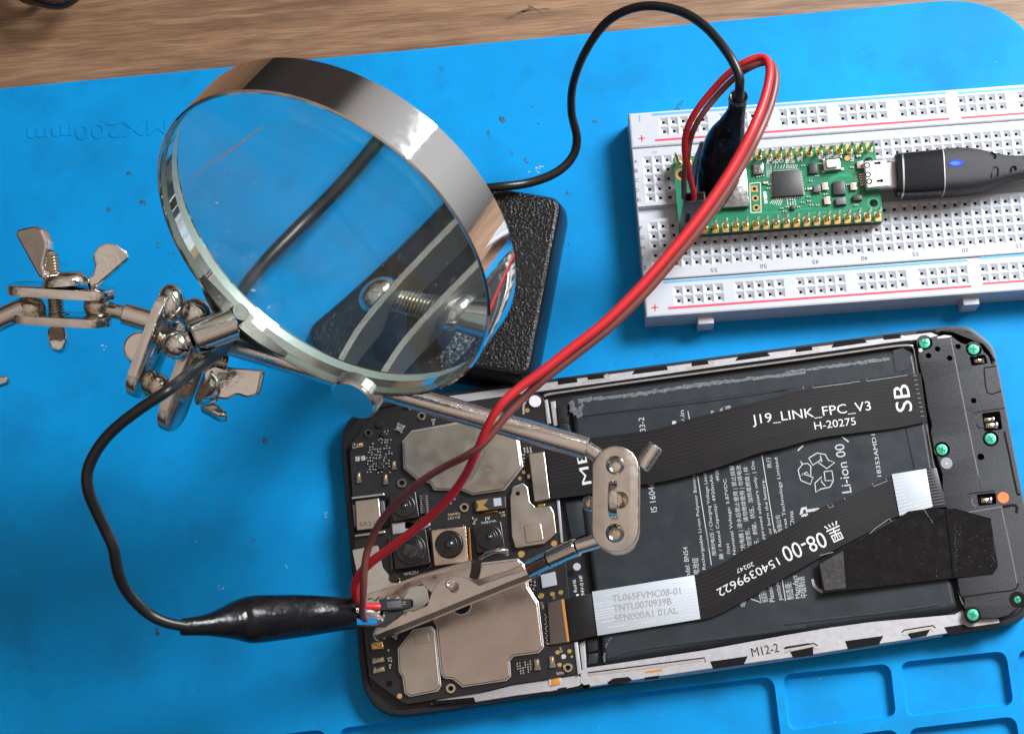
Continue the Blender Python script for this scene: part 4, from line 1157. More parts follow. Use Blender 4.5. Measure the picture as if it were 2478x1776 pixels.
for i in range(14):
    for j in range(16):
        x, y = 1465 + 22 * i + j * 2, 790 + 30 * j - i * 4
        if (x < 1580 or y > 960) and not (1540 < x < 1720 and y > 1085) and x < 1790 and y < 1250 and (y > 850 or x < 1570):
            p = U(*A(x, y), 7.1); m_.flatpoly(circle(p.x, p.y, .10, 6), 7.115)
m_.build('vent_pattern', M_gray_ink, s2)
s3 = sh('shield_can', mat('shield_tin_warm', (.53, .46, .41), .26, 1.0, vary=(1.0, .06, 5), bump=(60, .05, .004), rvar=(2, .05)), B, [(790, 585), (1215, 125), (1530, 85), (1595, 145), (1615, 320), (1700, 455), (1745, 830), (1710, 870), (1495, 900), (1455, 945), (1465, 1080), (1430, 1110), (1065, 1165), (980, 1095), (915, 1090), (885, 1060), (845, 650)], 7.2, .55)
sh('shield_rim', M_alloy2, B, [(780, 575), (1208, 112), (1535, 72), (1606, 138), (1628, 315), (1714, 452), (1760, 835), (1716, 884), (1502, 913), (1468, 950), (1478, 1084), (1438, 1122), (1060, 1178), (975, 1108), (910, 1103), (874, 1066), (834, 650)], 6.5, .55, .1)
p = U(*B(1050, 470), 7.2); m_ = MB(); m_.prism(circle(p.x, p.y, 2.6, 28), 7.15, 7.3, .08, holes=[]); o = m_.build('hole_rim', M_alloy2, s3)
m_ = MB(); m_.flatpoly(circle(p.x, p.y, 2.25, 28), 7.32); m_.build('shield_hole', M_dark, o)
m_ = MB(); m_.lathe([(.75, 0), (.7, .05), (.4, .05), (.4, 0)], Fr((p.x, p.y, 7.33), (1, 0, 0), (0, 1, 0))); m_.build('screw_post', M_copper, o)
s4 = sh('shield_can', M_shield, B, [(512, 850), (640, 690), (790, 665), (822, 700), (865, 1160), (840, 1200), (612, 1248), (572, 1222), (552, 1085), (522, 1040)], 7.2, .5)
sh('shield_rim', M_alloy2, B, [(503, 848), (635, 680), (795, 652), (834, 695), (878, 1165), (850, 1212), (608, 1260), (562, 1228), (542, 1088), (512, 1042)], 6.5, .5, .1)
sh('raised_pad', M_shield, B, [(640, 730), (765, 705), (778, 790), (652, 812)], 7.35, .3, .12, 7.1, s4)
s5 = sh('textured_shield', M_shield_d, B, [(112, 0), (335, -40), (375, 150), (520, 330), (750, 300), (775, 440), (600, 600), (250, 640)], 6.5, .4, .1)
# port module and its bars
for q in ([(105, 872), (378, 838), (380, 858), (108, 890)], [(132, 1188), (385, 1150), (388, 1172), (135, 1205)]): sh('metal_bar', M_alloy2, A, q, 7.0, .1, .15)
sh('module_frame', M_dark, A, [(95, 895), (405, 860), (425, 1120), (130, 1165)], 6.6, .2)
po = sh('port_module', M_shield, A, [(135, 905), (335, 880), (358, 1125), (150, 1152)], 7.6, .3, .2)
sh('module_side', M_chip2, A, [(342, 905), (378, 900), (398, 1050), (360, 1056)], 7.2, .2)
sh('module_side', M_chip2, A, [(112, 935), (134, 932), (152, 1120), (128, 1124)], 7.2, .2)
lab = MB(); lab.tx('5R21', A, (172, 1120), (300, 1110), 7.6, 36); lab.tx('G', A, (310, 1090), (332, 1086), 7.6, 26); lab.build('engraved_lettering', M_black_ink, po)
# cameras
def cam_(t, c, half, rr, mhouse, z1, ang=-.07, glass=.42, rings=2, tall=.4):
    p = U(*t(*c), z1); k_ = t.k / pxmm(z1)
    m_ = MB(); m_.box(p.x, p.y, half * 2 * k_, half * 2 * k_, ZB + .002, z1, .09, .2, .5); o = m_.build('camera_module', mhouse, bd)
    R_ = rr * k_
    m_ = MB(); pr = [(R_, -.1), (R_, tall - .1), (R_ - .15, tall), (R_ * .86, tall)]
    q = .86
    for i in range(rings):
        q2 = q - (q - glass) / (rings - i) * .9
        pr += [(R_ * q, tall - .12 - .1 * i), (R_ * (q2 + .05), tall - .16 - .1 * i), (R_ * q2, tall - .08 - .1 * i)]; q = q2
    pr += [(R_ * glass, tall - .4), (0, tall - .4)]
    m_.lathe(pr, Fr((p.x, p.y, z1), (1, 0, 0), (0, 1, 0)), 36); lb = m_.build('lens_barrel', M_blackring, o)
    m_ = MB(); g = R_ * glass
    m_.lathe([(g, tall - .38), (g * .8, tall - .24), (g * .5, tall - .13), (g * .2, tall - .08), (0, tall - .07)], Fr((p.x, p.y, z1), (1, 0, 0), (0, 1, 0)), 28); m_.build('front_lens', M_lens, lb)
    m_ = MB()
    for i in range(6): m_.box(p.x + R_ * 1.02 * math.cos(i * 1.05 + .4), p.y + R_ * 1.02 * math.sin(i * 1.05 + .4), .35, .8, z1 + .02, z1 + tall * .7, i * 1.05 + .4)
    m_.build('barrel_notches', mhouse, lb)
    return o
cam_(A, (545, 948), 112, 92, M_blackring, 7.6, glass=.25)
cam_(A, (600, 1308), 148, 125, M_blackring, 7.8, glass=.55, rings=3)
c3 = cam_(A, (920, 1268), 148, 112, M_blackring, 7.4, glass=.3)
q = [(772, 1150), (1062, 1115), (1085, 1415), (800, 1448)]
m_ = MB(); p = U(*A(922, 1268), 8.0); m_.prism(rnd(XY(A, q, 8.0), .35), ZB, 7.9, .15, holes=[circle(p.x, p.y, 118 * A.k / pxmm(8), 36)]); m_.build('autofocus_frame', mat('frame_gold_tin', (.66, .56, .46), .22, 1.0, bump=(14, .2, .02)), c3)
sh('camera_tab', M_copper, A, [(1078, 1130), (1095, 1128), (1112, 1400), (1092, 1405)], 6.8, .1)
cam_(A, (1255, 1208), 118, 104, M_blackring, 7.5, glass=.22, rings=3)
sh('camera_bracket', M_alloy, A, [(440, 1090), (560, 1075), (560, 1130), (640, 1120), (760, 1060), (765, 1110), (640, 1175), (450, 1200)], 6.6, .2)
sh('camera_bracket', mat('grey_flex_tail', (.13, .12, .12), .4), A, [(410, 1205), (440, 1200), (462, 1480), (440, 1490)], 6.8, .1)
sh('camera_bracket', MATS['grey_flex_tail'], A, [(745, 1130), (768, 1128), (790, 1440), (735, 1475), (730, 1455), (770, 1425)], 6.8, .1)
sh('camera_connector', M_housing, A, [(678, 850), (735, 842), (748, 1010), (690, 1018)], 6.9, .1)
m_ = MB()
for k in range(9):
    for x in (684, 736):
        p = U(*A(x + k, 865 + 17 * k), 6.9); m_.box(p.x, p.y, .45, .16, 6.5, 6.95)
m_.build('connector_contacts', M_smd, bd)
sh('flash_connector', M_housing, A, [(1130, 895), (1395, 862), (1400, 965), (1140, 1000)], 6.9, .3)
sh('gold_contact', M_gold, A, [(1148, 905), (1245, 890), (1225, 925), (1205, 940), (1240, 965), (1255, 975), (1150, 990), (1165, 945)], 6.96, .1, .02, 6.9)
sh('white_marking', M_label, A, [(1292, 885), (1355, 877), (1362, 942), (1298, 950)], 6.97, .05, .02, 6.9)
sh('copper_edge', M_copper, A, [(1160, 1005), (1325, 985), (1330, 1000), (1165, 1020)], 6.4, .05)
lab = MB()
lab.tx('OCF2072', A, (1315, 1064), (1190, 1080), ZB, 28); lab.tx('A1', A, (1262, 1032), (1222, 1042), ZB, 28)
lab.tx('WK251', A, (545, 1533), (665, 1510), ZB, 26, .1)
lab.tx('RoHS', D, (172, 560), (160, 450), ZB, 28); lab.tx('94V-0 HF', D, (240, 590), (218, 410), ZB, 30); lab.tx('1', D, (190, 592), (187, 578), ZB, 26)
lab.build('printed_lettering', M_white_ink, bd)
sh('camera_flex', M_flex, A, [(520, 1470), (700, 1445), (715, 1500), (535, 1540)], ZB + .08, .1, .02)
lab = MB(); lab.tx('N8A802', A, (1012, 998), (910, 1012), ZB, 20); lab.tx('J01207', A, (1015, 1030), (908, 1042), ZB, 20); lab.tx('TP', B, (1862, 420), (1852, 380), ZB, 22); lab.tx('VBAT', B, (1765, 505), (1748, 440), ZB, 20); lab.tx('SIM', B, (1918, 880), (1912, 835), ZB, 20); lab.tx('800R', B, (1930, 1040), (1862, 1050), ZB, 22)
lab.build('gold_lettering', M_cap, bd)
# ring posts, coaxial sockets, knobs, pads
def ringpost(t, c, ro, ri):
    k_ = t.k / pxmm(ZB); p = U(*t(*c), ZB + .3)
    m_ = MB(); m_.lathe([(ro * k_, 0), (ro * k_, .35), (ro * k_ - .1, .45), (ri * k_, .45), (ri * k_, -.05), (0, -.05)], Fr((p.x, p.y, ZB + .002), (1, 0, 0), (0, 1, 0)), 24); o = m_.build('screw_post', M_brass, bd)
    m_ = MB(); m_.flatpoly(circle(p.x, p.y, ri * k_ * .98), ZB + .06); m_.build('post_hole', M_dark, o)
for t, c, a, b in ((A, (692, 196), 36, 20), (A, (247, 338), 32, 21), (A, (527, 755), 40, 22), (A, (1050, 960), 40, 22), (B, (960, 1187), 42, 21), (B, (1965, 1010), 40, 20)): ringpost(t, c, a, b)
def coax(t, c):
    k_ = t.k / pxmm(ZB); p = U(*t(*c), ZB + .4); R_ = 32 * k_
    m_ = MB(); m_.lathe([(R_, 0), (R_, .5), (R_ - .08, .58), (R_ * .66, .58), (R_ * .66, .05), (0, .05)], Fr((p.x, p.y, ZB + .002), (1, 0, 0), (0, 1, 0)), 24); o = m_.build('coaxial_socket', M_usb, bd)
    m_ = MB()
    for k in range(4): m_.box(p.x + R_ * 1.15 * math.cos(k * 1.571 + .3), p.y + R_ * 1.15 * math.sin(k * 1.571 + .3), .5, .5, ZB + .003, ZB + .2, k * 1.571 + .3)
    m_.lathe([(.18, 0), (.18, .4), (0, .45)], Fr((p.x, p.y, ZB + .05), (1, 0, 0), (0, 1, 0)), 10); m_.build('socket_pin', M_smd, o)
coax(A, (510, 293)); coax(B, (475, 722))
def knob(t, c, r, m, h=.5, z=ZB, name='rubber_knob', par=None):
    p = U(*t(*c), z + h); k_ = t.k / pxmm(z); m_ = MB()
    m_.lathe([(r * k_, 0), (r * k_, h - .1), (r * k_ - .12, h), (0, h)], Fr((p.x, p.y, z + .002), (1, 0, 0), (0, 1, 0)), 24); return m_.build(name, m, par or bd)
knob(A, (338, 262), 34, M_blackring); knob(A, (460, 1545), 38, M_blackring, .9)
sh('gold_bracket', M_gold, A, [(375, 1545), (420, 1545), (430, 1590), (500, 1580), (510, 1545), (515, 1600), (470, 1625), (410, 1625)], 6.4, .1)
p = U(*B(432, 1145), ZB); m_ = MB(); m_.flatpoly(circle(p.x, p.y, .75), ZB + .02); m_.build('locating_hole', M_dark, bd)
for t, c, r, m in ((B, (1735, 393), 26, M_gold), (B, (1830, 377), 21, M_gold), (B, (1903, 365), 22, M_gold), (B, (1875, 878), 21, M_gold), (B, (1977, 868), 21, M_gold), (B, (1893, 985), 21, M_gold), (B, (1927, 915), 22, M_silver), (B, (521, 1252), 25, M_gold),
                   (A, (1545, 664), 18, M_gold), (A, (1513, 716), 18, M_gold), (A, (1800, 1260), 28, M_gold), (A, (1526, 1348), 30, M_gold), (A, (1575, 148), 22, M_gold), (B, (1998, 915), 13, M_gold)):
    knob(t, c, r, m, .05, name='test_pad')
knob(R3, (638, 615), 100, M_seal, .5, name='sealant_drop'); knob(A, (1990, 1455), 32, M_label, .08, name='white_dot')
knob(R3, (470, 640), 28, M_label, .06, name='white_dot')
def spring(t, c, ang, l=1.9, w=1.0, z=ZB, par=None):
    """a gold spring contact in its tin cradle"""
    p = U(*t(*c), z + .4); ca_, sa_ = math.cos(ang), math.sin(ang)
    m_ = MB(); m_.box(p.x, p.y, l, w, z + .003, z + .35, ang, .06); m_.box(p.x - l * .46 * ca_, p.y - l * .46 * sa_, l * .3, w * 1.25, z + .003, z + .6, ang, .08); o = m_.build('spring_contact', M_steel, par or bd)
    m_ = MB(); m_.box(p.x + .12 * l * ca_, p.y + .12 * l * sa_, l * .5, w * .55, z + .3, z + .62, ang, .12); m_.ball((p.x + .12 * l * ca_, p.y + .12 * l * sa_, z + .6), .26, 10, 6); m_.build('gold_tip', M_gold, o)
spring(A, (162, 440), .1, 2.6, 1.2); spring(A, (460, 605), 1.6); spring(A, (166, 705), 1.6, 2.4); spring(A, (390, 720), 1.6, 2.3)
spring(B, (342, 942), .1, 2.6, 1.2); spring(B, (348, 1025), .1, 2.6, 1.2); spring(B, (1700, 978), 1.62, 2.4, 1.2); spring(B, (1828, 956), 1.62, 2.5, 1.2)
sh('crystal_can', M_gold, B, [(272, 795), (375, 782), (385, 845), (282, 855)], 6.7, .1)
for q in ([(135, 535), (170, 530), (172, 572), (138, 576)], [(182, 530), (216, 526), (220, 565), (186, 570)]): sh('solder_pad', M_smd, A, q, 6.2, .05, .03)
sh('white_component', M_label, A, [(885, 880), (935, 872), (940, 930), (890, 935)], 6.5, .1)
def scatter(t, cells_, name='component_cluster', s=.42):
    m_ = MB()
    for x, y in cells_:
        p = U(*t(x, y), ZB + .2); a = rs.choice((0, 1.57)) + .09
        m_.box(p.x, p.y, s * rs.uniform(.7, 1.2), s * .6, ZB + .003, ZB + .3, a)
    return m_.build(name, M_smd, bd)
cl = []
for i in range(9):
    for j in range(7):
        x, y = 265 + 24 * i - 3 * j, 405 + 24 * j - 2 * i
        if rs.random() < .62 and abs(i - 4.5) + abs(j - 3) < 6.4: cl.append((x + rs.uniform(-5, 5), y + rs.uniform(-4, 4)))
for i in range(9):
    for j in range(6):
        x, y = 240 + 23 * i, 545 + 24 * j
        if not (315 < x < 385 and 570 < y < 650) and rs.random() < .55: cl.append((x + rs.uniform(-5, 5), y + rs.uniform(-4, 4)))
cl += [(385, 325), (400, 345), (350, 385), (410, 320)]
scatter(A, cl)
sh('small_chip', M_chip, A, [(318, 585), (375, 578), (380, 640), (322, 648)], 6.6, .05)
sh('small_chip', M_chip, A, [(348, 330), (378, 326), (382, 365), (350, 370)], 6.5, .05)
scatter(B, [(1530 + 22 * i + 2 * j, 975 + 22 * j - 4 * i) for i in range(6) for j in range(5) if rs.random() < .75])
scatter(B, [(425, 860), (425, 930), (440, 925), (450, 950), (428, 950), (440, 985), (438, 1005), (1650, 270), (1680, 275), (1650, 300), (1680, 305), (1640, 330), (1670, 335)], s=.55)
scatter(B, [(1768 + (k % 2) * 8 + k, 555 + 20 * k) for k in range(13)] + [(1790 + 9 * k, 805) for k in range(3)], s=.35)
scatter(A, [(1550 + 25 * (k % 3) + k, 465 + 16 * (k // 3)) for k in range(9)] + [(1545, 520 + 30 * k) for k in range(4)] + [(780, 230), (795, 245), (790, 262), (800, 225), (965, 870), (968, 890), (1120, 1050), (1135, 1075), (1150, 1060), (1350, 1005), (1375, 1000), (1130, 1095)], s=.55)
sh('small_component', M_cap, A, [(1350, 1020), (1388, 1014), (1392, 1036), (1354, 1042)], 6.4, .05)
for q in ([(1665, 935), (1722, 925), (1726, 945), (1668, 956)], [(1575, 685), (1598, 682), (1600, 715), (1578, 718)]): sh('gold_contact', M_gold, A, q, 6.08, .05, .02)
# connector cover of the first ribbon, sticker and the display connector
sh('connector_cover', M_shield, A, [(1588, 510), (1720, 492), (1768, 888), (1635, 912)], 8.0, .35, .2)
stk = sh('square_sticker', M_label, B, [(1730, 215), (1855, 185), (1872, 300), (1745, 328)], 6.5, .2, .05)
dc = sh('display_connector', mat('brown_plate', (.07, .052, .045), .35), B, [(1790, 455), (1905, 425), (1965, 790), (1812, 812)], 6.7, .1, .06)
sh('copper_edge', M_copper, B, [(1905, 425), (1930, 420), (1978, 785), (1958, 790)], 6.75, .05, .04)
# ---------------------------------------------------------------- ribbon cables
def ribbon(name, top, bot, z, th=.16, nlines=9, zoff=None, per=6):
    """a flat flexible cable between two traced edges (photo pixels, left to right); zoff: extra height along its length 0..1"""
    tp_, bt_ = spline(top, per), spline(bot, per)
    def at(p, s):
        i = s * (len(p) - 1); k = min(len(p) - 2, int(i)); f = i - k
        return tuple(p[k][q] * (1 - f) + p[k + 1][q] * f for q in (0, 1))
    n = 60; vs = []; fs = []
    zf0 = zoff or (lambda x: 0)
    for i in range(n + 1):
        s = i / n
        for q in (0, 1):
            a, b = at(tp_, s), at(bt_, s)
            for w in (0, 1):
                x, y = (a, b)[w]
                vs.append(U(x, y, z + zf0(x) - th * q))
    for i in range(n):
        o = 4 * i
        fs += [(o, o + 4, o + 5, o + 1), (o + 2, o + 3, o + 7, o + 6), (o, o + 2, o + 6, o + 4), (o + 1, o + 5, o + 7, o + 3)]
    fs += [(0, 1, 3, 2), (4 * n, 4 * n + 2, 4 * n + 3, 4 * n + 1)]
    mb = MB(); mb.add(vs, fs); o = mb.build(name, M_flex, ph)
    if nlines:
        ln = MB()
        for k in range(nlines):
            w = .10 + .62 * k / max(1, nlines - 1)
            pts = []
            for i in range(0, n + 1, 2):
                s = i / n; a, b = at(tp_, s), at(bt_, s)
                xx = a[0] * (1 - w) + b[0] * w; pts.append(U(xx, a[1] * (1 - w) + b[1] * w, z + zf0(xx) + .03))
            ln.strip(pts, .16)
        ln.build('conductor_lines', M_flex2, o)
    return o
Z1 = 7.1
def zr1_(x): return .9 * math.sin(math.pi * max(0, min(1, (x - 1322) / 915.0))) ** 2
def zr2_(x): return .7 * math.sin(math.pi * max(0, min(1, (x - 1660) / 540.0))) ** 2
def drape(mb, z, fz, lift=.07):
    for v in mb.v: v.z = z + fz(proj(v)[0]) + lift
    return mb
f1 = ribbon('ribbon_cable', [(1322, 1085), (1400, 1064), (1523, 1048), (1594, 1037), (1675, 1012), (1810, 977), (1900, 953.5), (1941, 943), (2065, 925), (2195, 907), (2228, 903)],
            [(1334, 1207), (1420, 1196), (1540, 1175), (1621, 1161), (1729, 1133), (1837, 1096), (1900, 1082), (1978, 1060.5), (2081, 1046), (2165, 1036), (2244, 1020)], Z1, nlines=10, zoff=zr1_)
zl = Z1 + .9
lab = MB()
Q4 = T(1178, 844, .57345)
lab.tx('J19_LINK_FPC_V3', Q4, (1122, 318), (1625, 255), zl, 40, .10); lab.tx('H-20275', Q4, (1385, 340), (1560, 318), zl - .2, 32, .10)
lab.tx('SB', E, (1195, 825), (1150, 575), Z1 + .25, 150, .16); lab.tx('MB', C, (302, 1180), (240, 880), Z1 + .1, 85, .2)
drape(lab, Z1, zr1_); lab.build('printed_lettering', M_white_ink, f1)
mk = MB()
for q in ([(170, 605), (168, 625)], [(255, 595), (258, 615), (630, 565), (632, 548)], [(760, 530), (765, 550), (1145, 492), (1145, 483)], [(640, 560), (700, 553)]):
    mk.strip([U(*E(*p_), zl - .55) for p_ in q], .12)
drape(mk, Z1, zr1_); mk.build('edge_marks', M_gray_ink, f1)
Z2 = 7.1
pp('ribbon_tail', M_flex, X0, [(1369, 1449), (1434, 1434), (1448, 1536), (1381, 1551)], Z2 - .4, Z2 - .1, .03, par=None)
f2 = ribbon('ribbon_cable', [(1660, 1398), (1679, 1392), (1751, 1361), (1797, 1331), (1900, 1279), (1983, 1230), (2044, 1206), (2110, 1175), (2150, 1153), (2180, 1146)],
            [(1672, 1500), (1694, 1499), (1737, 1487), (1810, 1448), (1900, 1396.5), (1983, 1349.4), (2045, 1317), (2099, 1288.5), (2149, 1258), (2200, 1240)], Z2, nlines=8, zoff=zr2_)
pp('ribbon_tail', M_flex2, X0, [(2236, 1136), (2266, 1132), (2290, 1226), (2256, 1230)], Z2 - 1.2, Z2 + .05, .03, par=f2)
m_ = MB()
for k in range(12):
    m_.strip([U(2240 + 1.4 * k, 1141 + 7.4 * k, Z2 + .09), U(2266 + 1.9 * k, 1138 + 7.2 * k, Z2 + .09)], .16)
for k in range(10): m_.strip([U(*E(1200 + 8 * k, 500 + 42 * k), Z1 + .12), U(*E(1262 + 7 * k, 495 + 42 * k), Z1 - .1)], .16)
m_.build('conductor_lines', M_chip2, f2)
def sticker(quad, z, lines, par, name='printed_sticker'):
    o = pp(name, M_label, X0, quad, z - .12, z, .03, par=par)
    r_ = MB(); a, b, c, d = [Vector(q) for q in quad]
    for w, s0, s1 in lines:
        p = a * (1 - w) + d * w; q = b * (1 - w) + c * w
        u0, u1 = p * (1 - s0) + q * s0, p * (1 - s1) + q * s1
        r_.strip([U(u0.x, u0.y, z + .03), U(u1.x, u1.y, z + .03)], .16)
    r_.build('sticker_ridges', M_label2, o)
    return o
s_ = sticker([(1432.6, 1431), (1680, 1391), (1695, 1497), (1446, 1537.5)], Z2 + .2, [(.14, .1, .24), (.12, .43, .56), (.11, .79, .93), (.3, .0, .2), (.36, .0, .2), (.44, .0, .2), (.5, .0, .2), (.56, .0, .2), (.62, .0, .2), (.30, .8, 1), (.37, .7, 1), (.44, .75, 1), (.51, .75, 1), (.58, .75, 1), (.65, .75, 1), (.86, .1, .27), (.88, .43, .58), (.88, .79, .96), (.72, .05, .95)], ph)
lab = MB()
lab.tx('TL065FVMC08-01', D, (490, 645), (1100, 578), Z2 + .2, 58, .05); lab.tx('TNTL0070939B', D, (500, 735), (1018, 668), Z2 + .2, 58, .05); lab.tx('5EN000A1 01AL', D, (512, 825), (1075, 750), Z2 + .2, 58, .05)
lab.build('printed_lettering', M_gray_ink, s_)
s_ = sticker([(2158, 1147), (2241, 1134), (2257, 1226), (2177, 1248)], Z2 + .25, [(.1 + .085 * k, .0, .28 if 2 < k < 8 else 1) for k in range(11)], f2)
lab = MB()
zt_ = Z2 + .55
lab.tx('08-00', Q4, (1415, 770), (1238, 840), zt_, 66, .14); lab.tx('黑', Q4, (1480, 730), (1425, 755), zt_, 62, .14)
lab.tx('1540399622', Q4, (1222, 880), (968, 1015), zt_ - .2, 34, .14); lab.tx('20247', Q4, (1122, 898), (1050, 930), zt_ - .1, 18, .14)
drape(lab, Z2, zr2_); lab.build('printed_lettering', M_white_ink, f2)
mk = MB()
for q in ([(765, 65), (775, 95), (895, 45), (880, 18)], [(372, 258), (382, 285), (425, 270), (405, 250)], [(515, 195), (525, 212)], [(740, 505), (790, 460), (900, 385), (920, 375), (930, 400)], [(300, 700), (420, 670)]):
    mk.strip([U(*F(*p_), zt_ - .05) for p_ in q], .12)
drape(mk, Z2, zr2_); mk.build('edge_marks', M_gray_ink, f2)
# ---------------------------------------------------------------- speaker module at the right-hand end
ZM = 7.0
mod_px = [E(*q) for q in ((1235, 180), (1330, 150), (1430, 122), (1560, 133), (1650, 195), (1690, 205), (1760, 200), (1840, 235), (1860, 275), (1905, 315), (1930, 385))] + [(2405, 885), (2412, 890), (2418, 925), (2424, 950), (2438, 1020), (2462, 1150), (2488, 1300), (2488, 1400), (2482, 1440), (2470, 1463), (2440, 1488), (2416, 1494), (2376, 1496), (2371, 1488), (2352, 1470), (2338, 1474), (2332, 1468)] + [F(*q) for q in ((1570, 1105), (1560, 1070), (1530, 1040), (1500, 880), (1480, 780), (1410, 280), (1375, 190))] + [E(*q) for q in ((1475, 1430), (1420, 1250), (1390, 1180), (1365, 1030), (1375, 960), (1335, 790), (1300, 560), (1260, 400), (1245, 330))]
mo_xy = rnd(ccw([(U(x, y, ZM).x, U(x, y, ZM).y) for x, y in mod_px]), .5, 3)
wins = [rnd(ccw(XY(t, q, ZM)), .5) for t, q in ((E, [(1725, 320), (1870, 300), (1898, 385), (1745, 408)]), (E, [(1840, 850), (2010, 830), (2035, 1000), (1865, 1022)]), (F, [(1672, 165), (1840, 150), (1848, 250), (1690, 268)]))]
pins_ = [circle(U(*E(*c), ZM).x, U(*E(*c), ZM).y, r * E.k / pxmm(ZM), 18) for c, r in (((1342, 312), 27), ((1427, 250), 26), ((1540, 335), 27), ((1618, 226), 26), ((1765, 732), 26), ((1832, 1258), 32))]
scr = [(E, (1305, 190)), (E, (1765, 250)), (E, (1923, 1088)), (E, (1468, 1190)), (F, (1640, 1217)), (F, (2030, 1085))]
mb = MB(); mb.prism(mo_xy, ZF, ZM, .12, holes=wins + pins_ + [circle(U(*t(*c), ZM).x, U(*t(*c), ZM).y, 1.95, 22) for t, c in scr[:4]])
sm_ = mb.build('speaker_module', M_module, ph)
for t, c in scr:
    z_ = ZM - .35 if c != (1640, 1217) else ZM + .1
    p = U(*t(*c), z_ + .3)
    m_ = MB(); m_.flatpoly(circle(p.x, p.y, 2.0, 22), ZM - .55 if (t, c) in scr[:4] else ZM + .02); m_.build('screw_seat', M_dark, sm_)
    m_ = MB(); m_.lathe([(1.45, -.5), (1.45, .15), (1.3, .3), (.7, .38), (0, .4)], Fr((p.x, p.y, z_), (1, 0, 0), (0, 1, 0)), 26); so = m_.build('screw', M_screw, sm_)
    a = rs.uniform(0, 1.5); m_ = MB()
    m_.box(p.x, p.y, 1.7, .42, z_ + .35, z_ + .43, a); m_.box(p.x, p.y, .42, 1.7, z_ + .352, z_ + .433, a); m_.build('cross_recess', M_screw_d, so)
for t, c, a in ((E, (1815, 355), 3.05), (F, (1755, 218), 3.05)): spring(t, c, a, 2.3, 1.15, ZM - 1.6, sm_)
spring(E, (1930, 965), 3.05, 2.6, 1.2, ZM - 1.6, sm_); spring(E, (1905, 910), 3.05, 2.2, .8, ZM - 1.6, sm_)
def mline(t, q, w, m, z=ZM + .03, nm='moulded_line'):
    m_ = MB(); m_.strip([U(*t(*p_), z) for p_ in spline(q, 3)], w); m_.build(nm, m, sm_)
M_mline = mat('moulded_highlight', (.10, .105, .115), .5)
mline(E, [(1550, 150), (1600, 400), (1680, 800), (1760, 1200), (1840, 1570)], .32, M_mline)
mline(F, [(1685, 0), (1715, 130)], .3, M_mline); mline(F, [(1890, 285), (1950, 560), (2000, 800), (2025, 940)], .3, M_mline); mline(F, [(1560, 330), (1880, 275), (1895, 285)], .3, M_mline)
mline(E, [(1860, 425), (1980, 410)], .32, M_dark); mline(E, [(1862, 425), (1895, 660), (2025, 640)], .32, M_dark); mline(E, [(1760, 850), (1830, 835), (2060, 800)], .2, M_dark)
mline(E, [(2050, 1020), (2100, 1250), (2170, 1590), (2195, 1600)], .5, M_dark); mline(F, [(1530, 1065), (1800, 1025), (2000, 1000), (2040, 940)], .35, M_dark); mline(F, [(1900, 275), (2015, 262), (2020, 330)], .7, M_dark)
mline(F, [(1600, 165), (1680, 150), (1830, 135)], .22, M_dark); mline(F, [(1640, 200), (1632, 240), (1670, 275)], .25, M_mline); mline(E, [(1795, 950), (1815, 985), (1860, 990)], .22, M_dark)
gr = MB(); gq = spline([E(*q) for q in ((1420, 115), (1470, 95), (1560, 98), (1640, 140), (1680, 190), (1760, 180), (1850, 215), (1890, 260), (1920, 300), (1940, 350), (1965, 352))], 4)
gr.strip([U(x, y, ZF + .55) for x, y in gq], .9); gr.build('frame_groove', M_dark, ph)
pp('corner_frame', M_frame, E, [(1410, 95), (1560, 70), (1660, 75), (1760, 115), (1880, 200), (1940, 290), (1962, 345), (1925, 335), (1900, 270), (1850, 210), (1760, 180), (1680, 182), (1640, 135), (1560, 95)], ZF, ZF + 1.6, .2, .3)
pp('frame_foil', M_alloy2, E, [(1420, 140), (1490, 118), (1565, 128), (1540, 140), (1430, 152)], ZF, ZM + .06, .02, par=sm_)
knob(F, (1905, 195), 50, M_orange, .12, ZM, 'liquid_indicator', sm_); knob(E, (1510, 1318), 55, M_greypad, .10, ZM, 'round_sticker', sm_); knob(E, (1510, 1322), 14, M_label, .14, ZM, 'sticker_dot', sm_)
knob(E, (1268, 262), 22, M_label, .12, ZM - .1, 'white_dot', sm_)
# black film taped across cable and module
tz = 8.0
tpts = [(290, 745), (520, 630), (740, 510), (960, 395), (1080, 310), (1230, 290), (1500, 285), (1545, 340), (1620, 388), (1800, 368), (1865, 790), (1830, 850), (1490, 890), (980, 950), (420, 1018), (330, 1030)]
tb = MB(); q = ccw(XY(F, tpts, tz)); q = rnd(q, .3, 3)
import itertools
def film(poly, zfun, th, mat_, name, par):
    xs_ = [p[0] for p in poly]; ys_ = [p[1] for p in poly]
    bm = bmesh.new(); vs = [bm.verts.new((x, y, 0)) for x, y in poly]; bm.faces.new(vs)
    bmesh.ops.triangulate(bm, faces=bm.faces[:])
    for _ in range(4): bmesh.ops.subdivide_edges(bm, edges=[e for e in bm.edges if e.calc_length() > 1.4], cuts=1, use_grid_fill=True)
    bmesh.ops.triangulate(bm, faces=bm.faces[:])
    bm.verts.index_update(); m_ = MB()
    n = len(bm.verts); vv = [(v.co.x, v.co.y, zfun(v.co.x, v.co.y)) for v in bm.verts]
    f0 = [tuple(v.index for v in f.verts) for f in bm.faces]; bd_ = [tuple(v.index for v in e.verts) for e in bm.edges if e.is_boundary]
    bm.free()
    m_.add(vv + [(x, y, z - th) for x, y, z in vv], f0 + [tuple(i + n for i in reversed(f)) for f in f0] + [(a, b, b + n, a + n) for a, b in bd_])
    return m_.build(name, mat_, par, sharp=60)
tc0 = U(*F(320, 900), tz); tc1 = U(*F(1450, 600), tz); tc2 = U(*F(1480, 900), tz)
